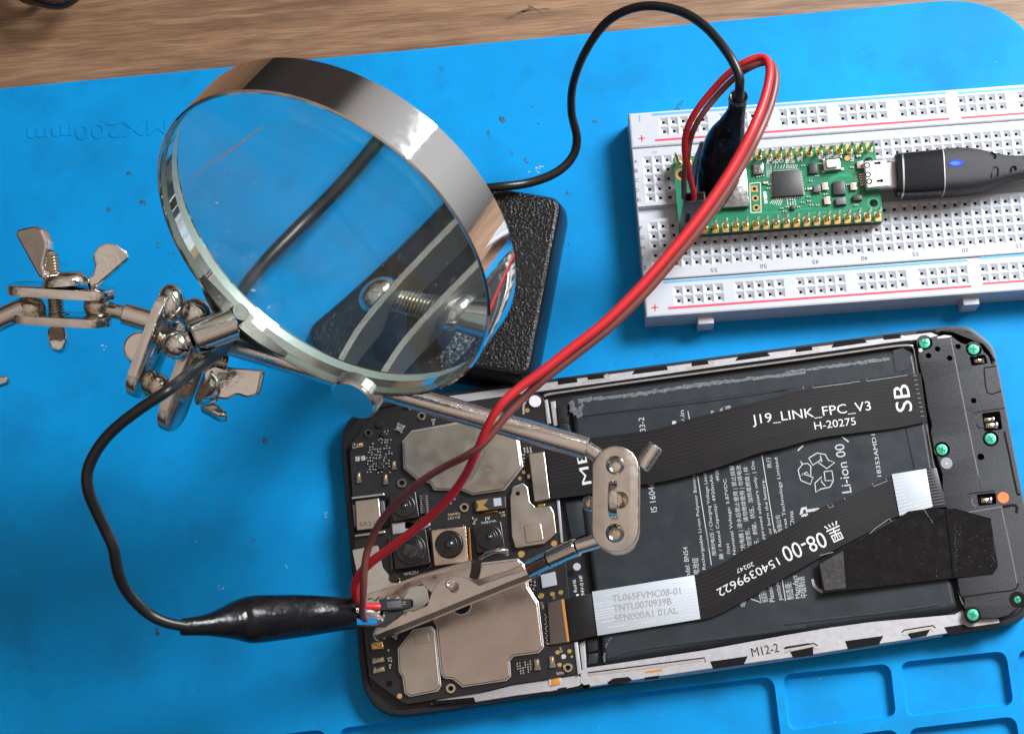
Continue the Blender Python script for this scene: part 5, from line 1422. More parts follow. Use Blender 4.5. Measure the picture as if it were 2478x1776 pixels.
def tz_f(x, y):
    s = (x - tc0.x) / (tc1.x - tc0.x)
    return ZM + .35 + .9 * max(0, min(1, 1.1 - s)) + .05 * math.sin(x * .55 + y * .3) * math.cos(y * .45 - x * .12) * (1 if s < 1.05 else .25)
ft = film(q, tz_f, .06, M_tape, 'film_tape', ph)
def on_tape(x, y, up=.04):
    p = U(*F(x, y), ZM + .6); p.z = tz_f(p.x, p.y) + up; return p
m_ = MB(); m_.tube([on_tape(x, y, -.05) for x, y in ((1405, 300), (1425, 450), (1448, 620), (1470, 880))], .30, 10); m_.build('tape_fold', M_tape, ft)
m_ = MB(); m_.tube([on_tape(x, y, -.06) for x, y in ((1210, 300), (1290, 420), (1340, 380), (1450, 310))], .22, 8); m_.build('tape_fold', M_tape, ft)
M_tfleck = mat('tape_pale_fleck', (.06, .062, .068), .5)  # paler grey for short strips strewn over the tape
m_ = MB()
for x, y, l, a in [(rs.uniform(1500, 1840), rs.uniform(420, 840), rs.uniform(4, 16), rs.uniform(0, 3.1)) for _ in range(24)] + [(rs.uniform(560, 1420), rs.uniform(480, 900), rs.uniform(3, 14), rs.uniform(0, 3.1)) for _ in range(22)] + [(1490 + rs.uniform(-8, 8), y, 14, 1.4) for y in range(430, 780, 26)] + [(1815 + rs.uniform(-14, 14), y, 12, 1.2) for y in range(540, 800, 22)]:
    m_.strip([on_tape(x, y), on_tape(x + l * math.cos(a), y + l * math.sin(a))], rs.uniform(.05, .12))
m_.build('crease_flecks', M_tfleck, ft, kind='stuff')
q2 = rnd(ccw(XY(F, [(300, 775), (505, 660), (530, 985), (345, 1005)], tz)), .2, 2)
film(q2, lambda x, y: tz_f(x, y) + .05, .03, M_tape2, 'tape_end', ph)

# ================================================================== third hand with magnifier
th = thing('third_hand', 'nickel soldering stand with a big tilted round magnifier, wing nuts and black cast base', 'soldering stand', tuple(U(1150, 690, 0)))
# cast base
ZI = 11.0
bmx = [(1352, 487), (1376, 500), (1296, 918), (1280, 925), (1150, 905), (905, 842), (895, 830), (985, 415), (1000, 408)]
q = [U(x, y, ZI) for x, y in ((1356, 484), (1276, 908), (1000, 862), (830, 812), (800, 712), (1000, 535), (1100, 440))]
mb = MB(); po_ = rnd(ccw([(p.x, p.y) for p in q]), 3.0, 6)
n_ = len(po_); ri = [(inset(po_, -2.2), 0), (inset(po_, -2.0), 4), (inset(po_, -.5), ZI - .8), (po_, ZI - .2), (inset(po_, .8), ZI)]
vs = [(x, y, z) for r, z in ri for x, y in r]; fs = []
for k in range(4):
    for i in range(n_):
        j = (i + 1) % n_; fs.append((k * n_ + i, k * n_ + j, (k + 1) * n_ + j, (k + 1) * n_ + i))
fs += [tuple(range(n_ - 1, -1, -1)), tuple(range(4 * n_, 5 * n_))]
mb.add(vs, fs); mb.build('cast_base', M_iron, th)
# rod
zr0, zr1 = 44.0, 37.6
ra, rb = U(300, 759, zr0), U(1420, 1085, zr1)
rd = (rb - ra).normalized()
mb = MB(); mb.cyl(ra, rb, 2.65, n=36, ch=.25); mb.build('cross_rod', M_nickel_r, th)
bl_l, bl_r = ra - rd * 6.5, rb + rd * 6.2
pc_ = U(*R2(880, 868), 41.5)
xa = (U(*R2(862, 440), 42.3) - U(*R2(856, 1272), 40.7))
nz = Vector((-.10, -.36, .93)).normalized()
f1_ = Fr(pc_, xa, z=nz)
f1_ct = f1_(7.55, 0, -4.1)
mb = MB(); mb.cyl(rb, f1_ct, 1.75, n=24); mb.ball(f1_ct, 3.3, 24, 14); mb.build('ball_stud', M_nickel_r, th)
mb = MB(); mb.cyl(ra, bl_l, 1.8, n=24); mb.ball(bl_l, 3.3, 24, 14); mb.build('ball_stud', M_brass, th)
def bolt_prof(r, l, p=.7):
    pr = [(0, 0), (r, 0)]; h = .3
    while h < l - .3:
        pr += [(r, h), (r - .28, h + p * .5)]; h += p
    return pr + [(r - .2, l), (0, l)]
def plate(fr, l, w, thk, holes=(), m=M_nickel_b, name='clamp_plate', ch=.35):
    mb = MB(); mb.prism(stadium(l, w, 12), -thk / 2, thk / 2, ch, fr, holes=[circle(x, y, r, 20) for x, y, r in holes])
    return mb.build(name, m, th)
# right-hand clamp
L_, W_2 = 1225 * .21532 / 11.0, 535 * .21532 / 11.0
plate(f1_, L_, W_2, 1.5, [(7.55, .1, 2.15), (-7.75, .0, 2.15), (-.3, -1.0, 2.0)])
f2_ = Fr(f1_(0, 0, -8.2), f1_.x, z=nz)
plate(f2_, L_, W_2, 1.5, [(7.55, 0, 1.9), (-7.75, 0, 1.9)], M_brass)
mb = MB(); mb.lathe(bolt_prof(1.75, 13), Fr(f1_(-.3, 0, -12), f1_.x, z=nz), 18); mb.build('clamp_bolt', M_brass, th)
mb = MB()
bl_o = [(4.2 * math.cos(t), 3.6 * math.sin(t)) for t in [2 * math.pi * k / 24 for k in range(24)]]
fb = Fr(f1_(-.4, .35, 3.4), f1_.x, z=f1_.y)
mb.prism(bl_o, -1.0, 1.0, .6, fb); mb.build('thumb_blade', M_nickel, th)
cb = f1_(-7.75, 0, -4.1); ct = f1_(7.55, 0, -4.1)
mb = MB(); mb.ball(cb, 3.35, 24, 14); mb.build('socket_ball', M_brass, th)
mb = MB(); mb.cyl(U(*R2(1165, 520), 29), U(*R2(1330, 270), 30), 2.1, n=24, ch=.3); mb.build('bolt_handle', M_nickel_r, th)
mb = MB(); p = U(*R2(590, 925), 29); mb.ball(p, 1.9, 16, 10); mb.build('bolt_handle_end', M_brass, th)
# arm to the crocodile clip
c0 = U(*R2(450, 1405), 34.5); c1 = U(*R2(140, 1545), 31)
mb = MB(); mb.cyl(cb, c0, 1.7, n=24); mb.cyl(c0, c1, 2.1, n=24, ch=.2)
c2 = U(*S7(2150, 140), 27.6)
mb.tube([c1, (c1 + c2) / 2, c2], [2.1, 1.9, 1.6], 18, up=(0, 0, 1), flat=[(1, 1), (1.1, .8), (1.25, .5)]); mb.build('clip_arm', M_nickel, th)
# crocodile clip, lying on its side with the jaws round the connectors
def zc(x): return 17.5 + (x - 900) / 420.0 * 10.0
def clip_poly(pts, dz):
    out = []
    for x, y in pts:
        X, Y = S7(x, y); out.append(U(X, Y, zc(X) + dz))
    return out
def slabp(mb, top, thk, ch=.25):
    n = len(top); cx = sum(top, Vector()) / n
    bot = [p - Vector((0, 0, thk)) for p in top]
    mb.add(top + bot, [tuple(range(n)), tuple(range(2 * n - 1, n - 1, -1))] + [(i, n + i, n + (i + 1) % n, (i + 1) % n) for i in range(n)])
    return mb
low = [(215, 945), (248, 862), (300, 845), (345, 790), (400, 805), (455, 735), (505, 748), (560, 685), (605, 700), (655, 635), (705, 652), (770, 625), (880, 575), (925, 430), (960, 350), (1020, 275), (1100, 222), (1180, 200), (1255, 195), (1330, 212), (1420, 255), (1512, 318), (1900, 165), (1985, 150), (2130, 70), (2268, 40), (2268, 165), (2120, 215), (1900, 300), (1400, 500), (1000, 665), (600, 825), (260, 958)]
upj = [(150, 445), (480, 330), (830, 195), (1200, 90), (1455, 15), (1440, 120), (1425, 230), (1300, 330), (1100, 420), (925, 410), (850, 350), (820, 305), (650, 360), (610, 450), (560, 505), (512, 448), (452, 520), (402, 458), (342, 530), (290, 482), (240, 535), (190, 500), (150, 520)]
def clip_prism(mb, pts, dz, thk, ch=.16):
    top = clip_poly(pts, dz); o = top[0]
    nn = Vector()
    for i, p in enumerate(top): nn += (p - o).cross(top[(i + 1) % len(top)] - o)
    if nn.z < 0: nn = -nn
    fr = Fr(o, (1, 0, .12), z=nn)
    return mb.prism([((p - o).dot(fr.x), (p - o).dot(fr.y)) for p in top], -thk, 0, ch, fr)
edge = [(215, 945), (260, 958), (600, 825), (1000, 665), (1400, 500), (1900, 300), (2120, 215), (2268, 165)]
lj = clip_prism(MB(), low, 0, .75).build('lower_jaw', M_nickel_b, th)
jw = MB(); vs = []; fs = []
for x, y in edge:
    X, Y = S7(x, y); p = U(X, Y, zc(X) - .12); q = U(X + 4.4, Y + 11.5, zc(X) - 1.05); r = q - Vector((0, 0, 2.6)); vs += [p, q, r]
for i in range(len(edge) - 1):
    for k in (0, 1): fs.append((3 * i + k, 3 * i + 3 + k, 3 * i + 4 + k, 3 * i + 1 + k))
jw.add(vs, fs); jw.build('jaw_flange', M_nickel, lj)
uj = clip_prism(MB(), upj, -1.3, .75).build('upper_jaw', M_nickel_b, th)
jw = MB(); slabp(jw, clip_poly([(150, 445), (480, 330), (830, 195), (1200, 90), (1455, 15), (1455, 32), (830, 212), (480, 348), (150, 462)], -1.5), 4.0); jw.sm = False; jw.build('jaw_flange', M_nickel_b, uj)
clip_prism(MB(), [(1580, 80), (2000, 18), (2075, 70), (1900, 150), (1560, 262), (1535, 265)], -2.4, .6).build('thumb_plate', M_nickel_b, th)
pts = [U(*A(*q_), z) for q_, z in (((1180, 1390), 17), ((1240, 1345), 20), ((1320, 1320), 22.5), ((1400, 1325), 22), ((1405, 1350), 20))]
mb = MB(); mb.tube([Vector(p) for p in spline([tuple(p) for p in pts], 5)], [.5] * 5 + [.62] * (len(spline([tuple(p) for p in pts], 5)) - 10) + [.5] * 5, 12); mb.build('curled_tail', M_nickel, th)
sp_ = MB(); slabp(sp_, clip_poly([(1450, 30), (1570, 20), (1555, 150), (1520, 250), (1420, 240), (1440, 150)], -3.2), 2.0); sp_.build('spring_gap_fill', mat('gap_shade', (.03, .024, .020), .5, .5), th)  # dark block: its colour stands for the shade in the gap behind the jaw
p = clip_poly([(1185, 325)], 0)[0]
mb = MB(); mb.lathe([(1.25, 0), (1.2, .35), (.95, .55), (.6, .5), (.45, .2), (0, .2)], Fr(p, (1, 0, 0), (0, 1, 0)), 24); mb.build('rivet', M_nickel, lj)
# magnifier
RC = Vector((-75.083, -17.820, 86.524)); RN = Vector((-.47320, -.75769, .44942)).normalized()
RO, RT = 40.0, 12.0
def ring_ray(px, py, h=0.0):
    """where the ray of a photo pixel meets the plane of the rim (h mm behind the near edge)"""
    d = RM @ Vector(((px - 1239.0) / FPX, -(py - 888.0) / FPX, -1.0))
    o = RC - RN * h
    return CAMP + d * ((o - CAMP).dot(RN) / d.dot(RN))
hu = (ring_ray(545, 775) - RC).normalized()
rf = Fr(RC - RN * RT, hu, z=RN)          # z runs from the far edge to the near edge
mb = MB(); N_ = 96
mb.lathe([(RO - .75, RT), (RO - .75, 0), (RO - .45, -.12), (RO, .15), (RO, RT - .15), (RO - .45, RT + .12), (RO - .75, RT)], rf, N_); rim = mb.build('magnifier_rim', M_chrome, th, sharp=50)
LR, SAG, EDGE = RO - .95, 1.8, 3.0
prof = []
for k in range(15):
    r = LR * k / 14; Rc = (LR * LR + SAG * SAG) / (2 * SAG)
    prof.append((r, EDGE + SAG - (Rc - math.sqrt(Rc * Rc - r * r))))
front = prof; back = [(r, -h) for r, h in prof]
mb = MB(); vs = []; fs = []
for k in range(N_):
    a = 2 * math.pi * k / N_
    vs += [rf((RO - .78) * math.cos(a), (RO - .78) * math.sin(a), .6), rf((RO - .78) * math.cos(a), (RO - .78) * math.sin(a), RT - .5)]
for k in range(N_): j = (k + 1) % N_; fs.append((2 * k, 2 * j, 2 * j + 1, 2 * k + 1))
mb.add(vs, fs); mb.build('rim_lining', mat('glass_edge_tint', (.60, .70, .65), .30, .6, bump=(6, .2, .03)), rim)  # bright glass edge painted as pale green on the rim's inner wall
lf = Fr(RC - RN * (RT * .42), hu, z=RN)
mb = MB(); mb.lathe([back[0]] + back[1:] + [(LR, -EDGE * .8), (LR, EDGE * .8)] + front[::-1], lf, N_); lens = mb.build('magnifier_lens', M_glass, rim, sharp=40)
def on_lens(x, y):
    p = ring_ray(x, y, RT * .42 - EDGE - SAG * .6); q = p - lf.o; u_, v_ = q.dot(lf.x), q.dot(lf.y); r = math.hypot(u_, v_); Rc = (LR * LR + SAG * SAG) / (2 * SAG)
    return lf(u_, v_, EDGE + SAG - (Rc - math.sqrt(Rc * Rc - r * r)) + .04)
M_dust = mat('pale_dust', (.92, .93, .93), .5)
mb = MB(); mb.tube([on_lens(*q_) for q_ in ((458, 437), (500, 405), (560, 364), (605, 331), (634, 309))], [.08, .16, .20, .20, .12], 6); mb.build('lens_scratch', M_dust, rim)
mb = MB()
for x, y, r in ((524, 492, .32), (544, 415, .22), (610, 620, .10), (690, 340, .10), (880, 540, .10), (1055, 690, .16), (930, 640, .10), (760, 820, .10), (710, 880, .12), (980, 500, .10), (620, 440, .08), (840, 400, .09), (1080, 640, .12), (555, 560, .08), (660, 520, .07), (900, 700, .09)): mb.ball(on_lens(x, y), r, 8, 5)
mb.build('dust_specks', M_dust, rim)
# claw that grips the rim, its screw and the socket
M_claw = mat('dull_nickel_claw', (.17, .16, .145), .36, 1.0, bump=(14, .3, .03))
def arc_plate(r0, r1, a0, a1, z0, z1, fr, n=14, jag=0.0):
    mb = MB(); vs = []; fs = []
    for k in range(n + 1):
        a = a0 + (a1 - a0) * k / n; e = jag * (1 if k % 2 else 0)
        t = abs(2 * k / n - 1); zz0 = z0 + (z1 - z0) * .33 * t ** 3; zz1 = z1 - (z1 - z0) * .33 * t ** 3 - e
        for r, z in ((r0, zz0), (r1, zz0), (r1, zz1), (r0, zz1)): vs.append(fr(r * math.cos(a), r * math.sin(a), z))
    for k in range(n):
        for i in range(4):
            j = (i + 1) % 4; fs.append((4 * k + i, 4 * k + j, 4 * k + 4 + j, 4 * k + 4 + i))
    fs += [(3, 2, 1, 0), (4 * n, 4 * n + 1, 4 * n + 2, 4 * n + 3)]
    return mb.add(vs, fs)
arc_plate(RO + .1, RO + 1.1, -.25, .36, 4.0, RT + 1.4, rf, 30, 0).build('rim_claw', M_claw, rim)
arc_plate(RO - 2.5, RO - 1.9, -.30, .40, RT * .86, RT + 1.6, rf, 30, 0).build('rim_claw', M_claw, rim)
cs = rf(RO - 1.2, -.5, RT * .62)
mb = MB(); mb.lathe(bolt_prof(2.1, 6, .9), Fr(rf(RO - 5.0, .6, RT * .99), rf.y, z=rf.x), 18); mb.build('claw_screw', M_claw, rim)
s0 = rf(RO + .6, 0, RT * .55); s0 = U(566, 783, 58.0); s1 = U(462, 822, 61.0)
mb = MB(); mb.cyl(s0, s1, 3.7, n=32, ch=.4); mb.build('magnifier_socket', M_nickel, th)
s2 = U(428, 836, s1.z)
mb = MB(); mb.cyl(s1, s2, 2.0, n=20); mb.ball(s2, 3.3, 22, 12); mb.build('magnifier_stud', M_nickel, th)
# clamp that carries the magnifier on the rod
za = 57.0
xa = U(*M(1225, 640), za + 2) - U(*M(975, 1310), za - 3)
nA = Vector((.86, -.42, .16)).normalized()
cA = U(*M(1110, 985), za)
fA = Fr(cA, xa, z=nA)
plate(fA, 25.5, 10.8, 2.2, [(0, 0, 1.9)], M_nickel, ch=.5)
fA2 = Fr(U(*M(1330, 1225), za - 6), xa, z=nA)
plate(fA2, 25.5, 10.4, 2.2, [(0, 0, 1.9)], M_nickel_b, ch=.5)
ax_ = (fA2.o - fA.o)
mb = MB(); mb.lathe(bolt_prof(1.8, ax_.length + 9), Fr(fA.o - ax_.normalized() * 3, fA.x, z=ax_), 18); mb.build('clamp_bolt', M_brass, th)
hd = U(*M(1000, 1012), za + 1)
mb = MB(); fr = Fr(hd, (1, -.4, 0), z=(-.35, .12, .93)); mb.prism(circle(0, 0, 3.75, 28), -1.1, 1.1, .7, fr); mb.build('thumb_head', M_nickel_r, th)
mb = MB(); mb.ball(U(*M(1225, 690), za + 2.5), 3.6, 22, 12, (.9, 1.25, 1)); mb.build('plate_dome', M_nickel, th)
mb = MB(); mb.ball(U(*M(1400, 770), za - 3), 3.9, 22, 12); mb.build('socket_ball', M_nickel, th)
mb = MB(); mb.ball(U(*M(1130, 1290), za - 6), 3.2, 20, 12); mb.build('socket_ball', M_brass, th)
def blade(t, pts, z, thk, m=M_nickel, name='wing', ch=.6, r=.8, par=None, tilt=(0, 0)):
    """a wing of a wing nut: traced outline at height z, thk mm thick"""
    c = U(*t(*pts[0]), z)
    q = [U(*t(x, y), z) for x, y in pts]
    mb = MB(); pol = rnd(ccw([(p.x, p.y) for p in q]), r * 2.2, 6)
    cx = sum(p[0] for p in pol) / len(pol); cyy_ = sum(p[1] for p in pol) / len(pol)
    fr = Fr((cx, cyy_, z), (1, 0, tilt[0]), (0, 1, tilt[1]))
    mb.prism([(x - cx, y - cyy_) for x, y in pol], -thk, 0, ch, fr)
    return mb.build(name, m, par or th)
mb = MB(); hb = U(*M(1450, 1285), za - 8); mb.lathe([(0, 0), (4.4, 0), (4.2, 1.4), (3.0, 3.2), (2.2, 4.2), (0, 4.2)], Fr(hb, fA.x, z=ax_), 24); wn1 = mb.build('wing_nut', M_nickel, th)
blade(M, [(1450, 1180), (1540, 1130), (1640, 1160), (1885, 1180), (1875, 1230), (1840, 1350), (1760, 1370), (1690, 1345), (1610, 1380), (1530, 1370), (1460, 1300)], za - 7, 2.9, par=wn1, tilt=(.05, .35))
blade(M, [(1440, 1365), (1500, 1375), (1570, 1415), (1620, 1460), (1610, 1500), (1560, 1500), (1480, 1450), (1420, 1420)], za - 12, 2.9, par=wn1, tilt=(-.1, -.3))
# clamp at the left end of the rod
zB_ = 47.0
nB = Vector((.03, .90, .44)).normalized()
xB = U(*M(850, 625), zB_) - U(*M(35, 580), zB_)
fB = Fr(U(*M(443, 600), zB_), xB, z=nB)
plate(fB, 25.4, 10.8, 2.3, [(0, 0, 1.9)], M_nickel, ch=.7)
fB2 = Fr(U(*M(440, 800), zB_ - 3), xB, z=nB)
plate(fB2, 23.4, 10.2, 2.1, [(0, 0, 1.9)], M_nickel_b, ch=.6)
bt_ = U(*M(500, 345), zB_ + 2.2); bb_ = U(*M(415, 850), zB_ - 4)
mb = MB(); mb.lathe(bolt_prof(1.95, (bt_ - bb_).length), Fr(bb_, (1, 0, 0), z=bt_ - bb_), 20); mb.build('clamp_bolt', M_brass, th)
hb = U(*M(478, 560), zB_ + .8)
mb = MB(); mb.lathe([(0, 0), (5.6, 0), (5.5, 1.2), (4.7, 2.3), (3.4, 3.0), (2.2, 3.2), (0, 3.2)], Fr(hb, (1, 0, 0), z=bt_ - bb_), 28); wn2 = mb.build('wing_nut', M_nickel, th)
blade(M, [(88, 185), (110, 150), (250, 138), (310, 165), (345, 250), (345, 310), (318, 380), (300, 430), (320, 470), (300, 520), (255, 495)], zB_ + 4, 2.9, M_nickel_b, par=wn2, r=.6, tilt=(.35, .12))
blade(M, [(930, 345), (905, 300), (830, 258), (760, 255), (700, 290), (668, 350), (685, 420), (672, 480), (630, 520), (650, 575), (700, 570)], zB_ + 4, 2.9, M_nickel, par=wn2, r=.6, tilt=(-.35, .1))
blade(M, [(335, 850), (470, 850), (472, 950), (440, 1030), (360, 1022), (335, 950)], zB_ - 5, 2.9, M_nickel, name='thumb_blade')
mb = MB(); mb.ball(U(*M(225, 735), zB_ - 2), 3.5, 22, 12); mb.build('socket_ball', M_brass, th)
mb = MB(); mb.cyl(U(*M(190, 720), zB_ - 1), U(*M(-200, 900), zB_ - 4), 2.7, n=28); mb.build('left_arm', M_nickel, th)
blade(X0, [(-40, 918), (2, 908), (16, 908), (20, 917), (14, 926), (-40, 945)], 40, 2.0, M_nickel_b, name='clip_tip', r=.3)
# bracket between base and rod, seen through the lens
pr_ = U(905, 850, 42.0); pb_ = U(1050, 598, 24.0)
bd_d = (pr_ - pb_).normalized(); side = Vector((0, 0, 1)).cross(bd_d).normalized()
upn = bd_d.cross(side).normalized()
for s in (-1, 1):
    mb = MB(); vs = []; fs = []; n_s = 18
    for i in range(n_s + 1):
        t = i / n_s; c = pr_ + bd_d * 5 + (pb_ - bd_d * 7 - pr_ - bd_d * 5) * t + side * (s * 4.9 + 7.0 * max(0, t - .25) ** 2)
        hw = 5.2 * min(1, (.25 + 3.2 * min(t, 1 - t)) ** .5)
        for a_, b_ in ((-.65, -hw), (.65, -hw), (.65, hw), (-.65, hw)): vs.append(c + side * a_ + upn * b_)
    for i in range(n_s):
        for k in range(4): fs.append((4 * i + k, 4 * i + (k + 1) % 4, 4 * i + 4 + (k + 1) % 4, 4 * i + 4 + k))
    fs += [(3, 2, 1, 0), tuple(4 * n_s + k for k in range(4))]
    mb.add(vs, fs); mb.build('bracket_plate', M_strip, th)
mc = pb_ * .60 + pr_ * .40
mb = MB(); mb.lathe(bolt_prof(2.3, 12), Fr(mc - side * 6, bd_d, z=side), 18); mb.build('bracket_bolt', M_brass, th)
mb = MB(); mb.ball(mc - side * 7.5, 3.6, 22, 12, (1, 1, 1)); mb.build('bolt_head', M_nickel, th)
mb = MB(); mb.ball(mc + side * 7.5, 3.4, 22, 12); mb.cyl(mc + side * 6, mc + side * 16, 2.4, 3.4, n=24); mb.build('bracket_nut', M_nickel, th)
mb = MB(); mb.lathe([(0, 0), (9, 0), (8.5, 1.2), (5, 2.2), (4.6, 9), (0, 9)], Fr((mc.x, mc.y, ZI - .05), (1, 0, 0), (0, 1, 0)), 28); mb.build('base_boss', M_iron, th)
kc = U(*N(1000, 1192), 52.0); kn_ = Vector((-.50, -.74, .45)).normalized()
mb = MB(); mb.lathe([(0, 0), (5.2, 0), (5.5, -.4), (5.5, -4.2), (5.0, -4.8), (3.2, -5.0), (3.2, -8), (0, -8)], Fr(kc, (1, -.6, 0), z=kn_), 36)
ts_k = mb.build('thumb_screw', M_nickel, th)
mb = MB(); mb.lathe([(5.45, -.5), (5.75, -.8), (5.75, -3.8), (5.45, -4.2)], Fr(kc, (1, -.6, 0), z=kn_), 36); mb.sm = False; mb.build('knurled_edge', M_alloy2, ts_k)

# ================================================================== black test lead
def wpath(t_pts, per=8):
    """(px, py, z, full width in photo px) -> points and radii"""
    sp = spline(t_pts, per); P_s, R_s = [], []
    for x, y, z, w in sp:
        p = U(x, y, z); P_s.append(p); R_s.append(w / 2 * (CAMP - p).length / FPX)
    return P_s, R_s
tl_ = thing('test_lead', 'black crocodile clip test lead looping from the green board to the jaw over the phone', 'test lead', tuple(U(1300, 440, 0)))
wp = [(1789, 245, 60, 23), (1790, 215, 64, 23), (1787, 180, 66, 23), (1760, 128, 66, 23), (1705, 64, 62, 23), (1640, 26, 58, 23), (1555, 16, 54, 22), (1476, 48, 48, 22), (1421, 118, 40, 21), (1388, 200, 30, 20), (1383, 270, 22, 20), (1396, 335, 16, 21), (1384, 382, 13, 21), (1344, 419, 12, 22), (1279, 443, 12, 22), (1202, 453, 14, 22),
      (1100, 460, 9, 22), (1000, 440, 6, 22), (925, 425, 5, 23), (868, 442, 5, 24), (808, 495, 5, 25), (758, 533, 6, 26), (706, 580, 10, 26), (655, 640, 18, 26), (606, 725, 32, 26), (567, 800, 43, 26), (541, 846, 50.5, 26), (512, 868, 59, 27), (470, 897, 70, 28), (440, 918, 76, 28), (406, 945, 84, 28), (338, 990, 84, 28), (275, 1040, 82, 28), (235, 1088, 80, 28), (212, 1140, 78, 28), (214, 1188, 76, 28), (233, 1236, 73, 28), (256, 1284, 70, 28), (274, 1325, 68, 28), (287, 1389, 64, 28), (311, 1437, 60, 27), (356, 1482, 56, 27), (401, 1505, 54, 27), (452, 1515, 52, 27)]
P_s, R_s = wpath(wp, 8)
mb = MB(); mb.tube(P_s, R_s, 16); mb.build('cable', M_wire_black, tl_)
def boot(secs, name, flatz=.8):
    pts, rr = [], []
    for x, y, z, hw in secs: p = U(x, y, z); pts.append(tuple(p) + (hw * (CAMP - p).length / FPX,))
    sp = spline(pts, 7)
    pp_ = [Vector(q[:3]) for q in sp]; rr = [q[3] for q in sp]
    mb = MB(); mb.tube(pp_, rr, 28, up=(0, 0, 1), flat=(1, flatz)); return mb.build(name, M_boot, tl_)
boot([(440, 1516, 52, 20), (450, 1516, 51.5, 21), (500, 1512, 49, 26), (545, 1506, 46, 38), (580, 1501, 43, 50), (615, 1498, 41, 57), (680, 1493, 37, 54), (740, 1489, 33, 50), (800, 1486, 30, 43), (845, 1484, 27, 38), (857, 1483, 26.5, 37)], 'clip_boot', .72)
mb = MB(); mb.tube([U(848, 1484, 26), U(900, 1490, 21), U(935, 1497, 18)], [2.9, 2.4, 1.0], 16, up=(0, 0, 1), flat=(1, .55)); mb.build('clip_jaw', M_nickel, tl_)
def vboot(secs, name, flat):
    pts = []
    for x, y, z, hw in secs: p = U(x, y, z); pts.append(tuple(p) + (hw * (CAMP - p).length / FPX,))
    sp = spline(pts, 7)
    mb = MB(); mb.tube([Vector(q[:3]) for q in sp], [q[3] for q in sp], 28, flat=flat, up=(0.2, 1, .2)); return mb.build(name, M_boot, tl_)
vboot([(1787, 236, 60, 21), (1786, 240, 59, 23), (1782, 268, 55, 22), (1771, 300, 50, 32), (1757, 335, 45, 46), (1746, 380, 38, 52), (1738, 425, 32, 52), (1728, 460, 28, 44), (1720, 485, 22, 36), (1716, 500, 18, 30)], 'clip_boot', (1, .78))
fr = Fr(U(1787, 236, 60), (1, 0, 0), z=(U(1787, 236, 60) - U(1782, 268, 55)))
mb = MB(); mb.lathe([(2.05, -1), (2.15, .25), (1.95, .4), (1.6, .25), (1.55, -1)], fr, 26); mb.build('boot_mouth', M_rubber, tl_)
mb = MB(); mb.tube([U(*I(1290, 930), 40), U(*I(1245, 1250), 34), U(*I(1225, 1600), 27), U(*I(1240, 1800), 20), U(*I(1330, 2050), 14)], [.5, 1.6, 2.2, 2.2, 1.2], 14, flat=(.55, 1)); mb.build('clip_jaw', M_usb, tl_)

# ================================================================== red and brown jumper wires
jw_ = thing('jumper_wires', 'joined red and brown jumper wires arching from the green circuit board to the phone', 'jumper wire', tuple(U(1660, 540, BT)))
def housing(x, y):
    mb = MB(); mb.box(x, y, 2.5, 2.5, ZP + .45, ZP + 22.4, 0, .12); o = mb.build('connector_housing', M_housing, jw_)
    mb = MB(); mb.box(x, y - 1.25, 1.1, .06, ZP + 8.5, ZP + 14.5); mb.build('latch_window', M_dark, o)
    mb = MB(); mb.box(x, y, 1.7, 1.7, ZP + 22.3, ZP + 22.43); mb.build('housing_mouth', M_dark, o)
housing(2.54 * 3, GY); housing(2.54 * 4, GY)
zh = ZP + 14
red = [(1679, 482, zh - 1, 14), (1678, 465, zh + 1, 15), (1672, 440, zh + 5, 15), (1664, 405, zh + 10, 16), (1658, 372, zh + 14, 16), (1658, 336, zh + 18, 16), (1668, 300, zh + 22, 16), (1690, 262, zh + 26, 16), (1722, 222, zh + 30, 17), (1762, 180, zh + 33, 17), (1800, 153, zh + 35, 18), (1838, 140, zh + 36, 19), (1858, 150, zh + 37, 20), (1862, 185, zh + 38, 21), (1848, 245, zh + 39, 22), (1820, 315, zh + 40, 23), (1780, 392, zh + 40, 24), (1736, 462, zh + 40, 24), (1680, 540, zh + 40, 24), (1610, 625, zh + 40, 24), (1540, 704, zh + 40, 24), (1460, 782, zh + 40, 24), (1380, 845, zh + 40, 24), (1310, 900, zh + 40, 24), (1255, 940, zh + 40, 23), (1210, 982, zh + 40, 22), (1178, 1035, zh + 38, 20), (1150, 1100, zh + 34, 20), (1122, 1156, zh + 28, 21), (1080, 1212, zh + 23, 22), (1023, 1265, zh + 18, 22), (950, 1322, zh + 13, 22), (893, 1364, zh + 9, 22), (864, 1402, zh + 6, 22), (859, 1430, zh + 4, 21), (863, 1452, zh + 1, 20), (878, 1466, zh - 2, 20), (900, 1468, zh - 4, 20), (918, 1468, zh - 5, 19)]
lift_ = (9, 9, 8.5, 7.5, 6, 4.5, 3, 1.5)
red = [(x, y, z + (lift_[i] if i < 8 else 0), w) for i, (x, y, z, w) in enumerate(red)]
P_s, R_s = wpath(red, 7); mb = MB(); mb.tube(P_s, R_s, 14); mb.build('red_wire', M_wire_red, jw_)
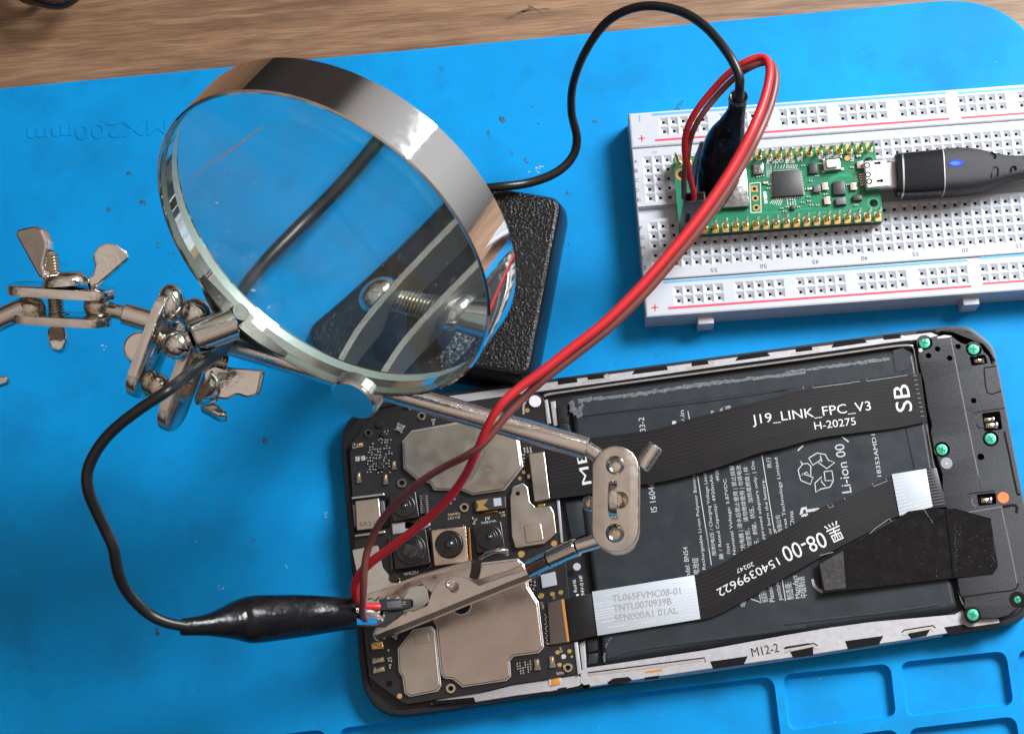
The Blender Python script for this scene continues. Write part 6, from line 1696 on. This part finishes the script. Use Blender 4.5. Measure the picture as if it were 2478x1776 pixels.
brown = [(1655, 478, zh - 1, 14), (1655, 455, zh + 3, 14), (1656, 420, zh + 8, 14), (1664, 378, zh + 12, 14), (1669, 345, zh + 15, 14), (1680, 312, zh + 19, 14), (1702, 274, zh + 23, 14), (1734, 234, zh + 26, 15), (1773, 194, zh + 30, 15), (1808, 168, zh + 32, 16), (1846, 152, zh + 33, 18), (1870, 160, zh + 34, 19), (1877, 196, zh + 35, 20), (1864, 256, zh + 36, 20), (1835, 325, zh + 38, 22), (1795, 401, zh + 38, 23), (1751, 472, zh + 38, 23), (1695, 550, zh + 38, 23), (1625, 635, zh + 38, 23), (1555, 715, zh + 38, 23), (1474, 793, zh + 38, 23), (1392, 858, zh + 38, 23), (1320, 914, zh + 38, 22), (1268, 962, zh + 37, 20), (1222, 1010, zh + 37, 19), (1172, 1070, zh + 36, 19), (1130, 1102, zh + 34, 19), (1080, 1127, zh + 30, 18), (1022, 1162, zh + 26, 18), (964, 1211, zh + 21, 18), (920, 1264, zh + 16, 18), (893, 1320, zh + 12, 18), (882, 1372, zh + 10, 18), (880, 1415, zh + 8, 18), (878, 1455, zh + 5, 17), (877, 1485, zh + 1, 17), (884, 1500, zh - 3, 17), (902, 1501, zh - 5, 17), (920, 1498, zh - 6, 16)]
brown = [(x, y, z + (lift_[i] if i < 8 else 0), w) for i, (x, y, z, w) in enumerate(brown)]
P_s, R_s = wpath(brown, 7); mb = MB(); mb.tube(P_s, R_s, 14); mb.build('brown_wire', M_wire_brown, jw_)
for pts, z, win in (([(292, 505), (705, 508), (695, 600), (560, 640), (300, 655)], 20.0, [(385, 545), (570, 525), (580, 610), (400, 625)]), ([(290, 690), (600, 640), (560, 705), (340, 850), (285, 850)], 19.2, None)):
    q = [S7(*p_) for p_ in pts]
    mb = MB(); mb.prism(rnd(ccw([(U(x, y, z).x, U(x, y, z).y) for x, y in q]), .2), z - 2.5, z, .12); o = mb.build('connector_housing', M_housing, jw_)
    if win:
        mb = MB(); mb.prism(ccw(XY(S7, win, z + .05)), z - .3, z + .06, .03); mb.build('latch_window', M_chip2, o)
        mb = MB()
        for y in (548, 575): mb.strip([U(*S7(588, y), z + .05), U(*S7(628, y - 4), z + .05)], .22)
        mb.build('crimp_contact', M_gold, o)
        mb = MB(); mb.prism(ccw(XY(S7, [(690, 522), (712, 520), (712, 590), (692, 592)], z)), z - 2.3, z + .02); mb.build('housing_mouth', M_dark, o)

# ================================================================== something dark on the desk, half out of the picture
cd = thing('coiled_cable', 'glossy dark brown cable end lying on the wooden desk at the edge of the photo', 'cable', tuple(U(130, -30, -MAT_T)))
M_coil = mat('dark_glossy_cable', (.014, .008, .006), .16, coat=.4)
mb = MB(); P_s, R_s = wpath([(15, -60, 3, 36), (60, -18, 5, 36), (100, -2, 7, 38), (138, 4, 8, 40), (170, -6, 8, 38), (215, -50, 7, 36)], 8); mb.tube(P_s, R_s, 16); mb.build('cable_loop', M_coil, cd)
mb = MB(); P_s, R_s = wpath([(0, -70, 1.5, 26), (45, -14, 1, 24), (85, 2, .5, 22), (120, -20, .5, 22), (160, -70, .5, 22)], 8); mb.tube(P_s, R_s, 14); mb.build('cable_loop', M_coil, cd)


# ------------------------------------------------------------------ keep the tree at thing > part > sub-part
for t_ in [o for o in COL.objects if o.parent is None and o.type == 'EMPTY']:
    for p_ in list(t_.children):
        for s_ in list(p_.children):
            if s_.children:
                for x_ in list(s_.children):
                    for y_ in list(x_.children): y_.parent = s_
                s_.parent = t_
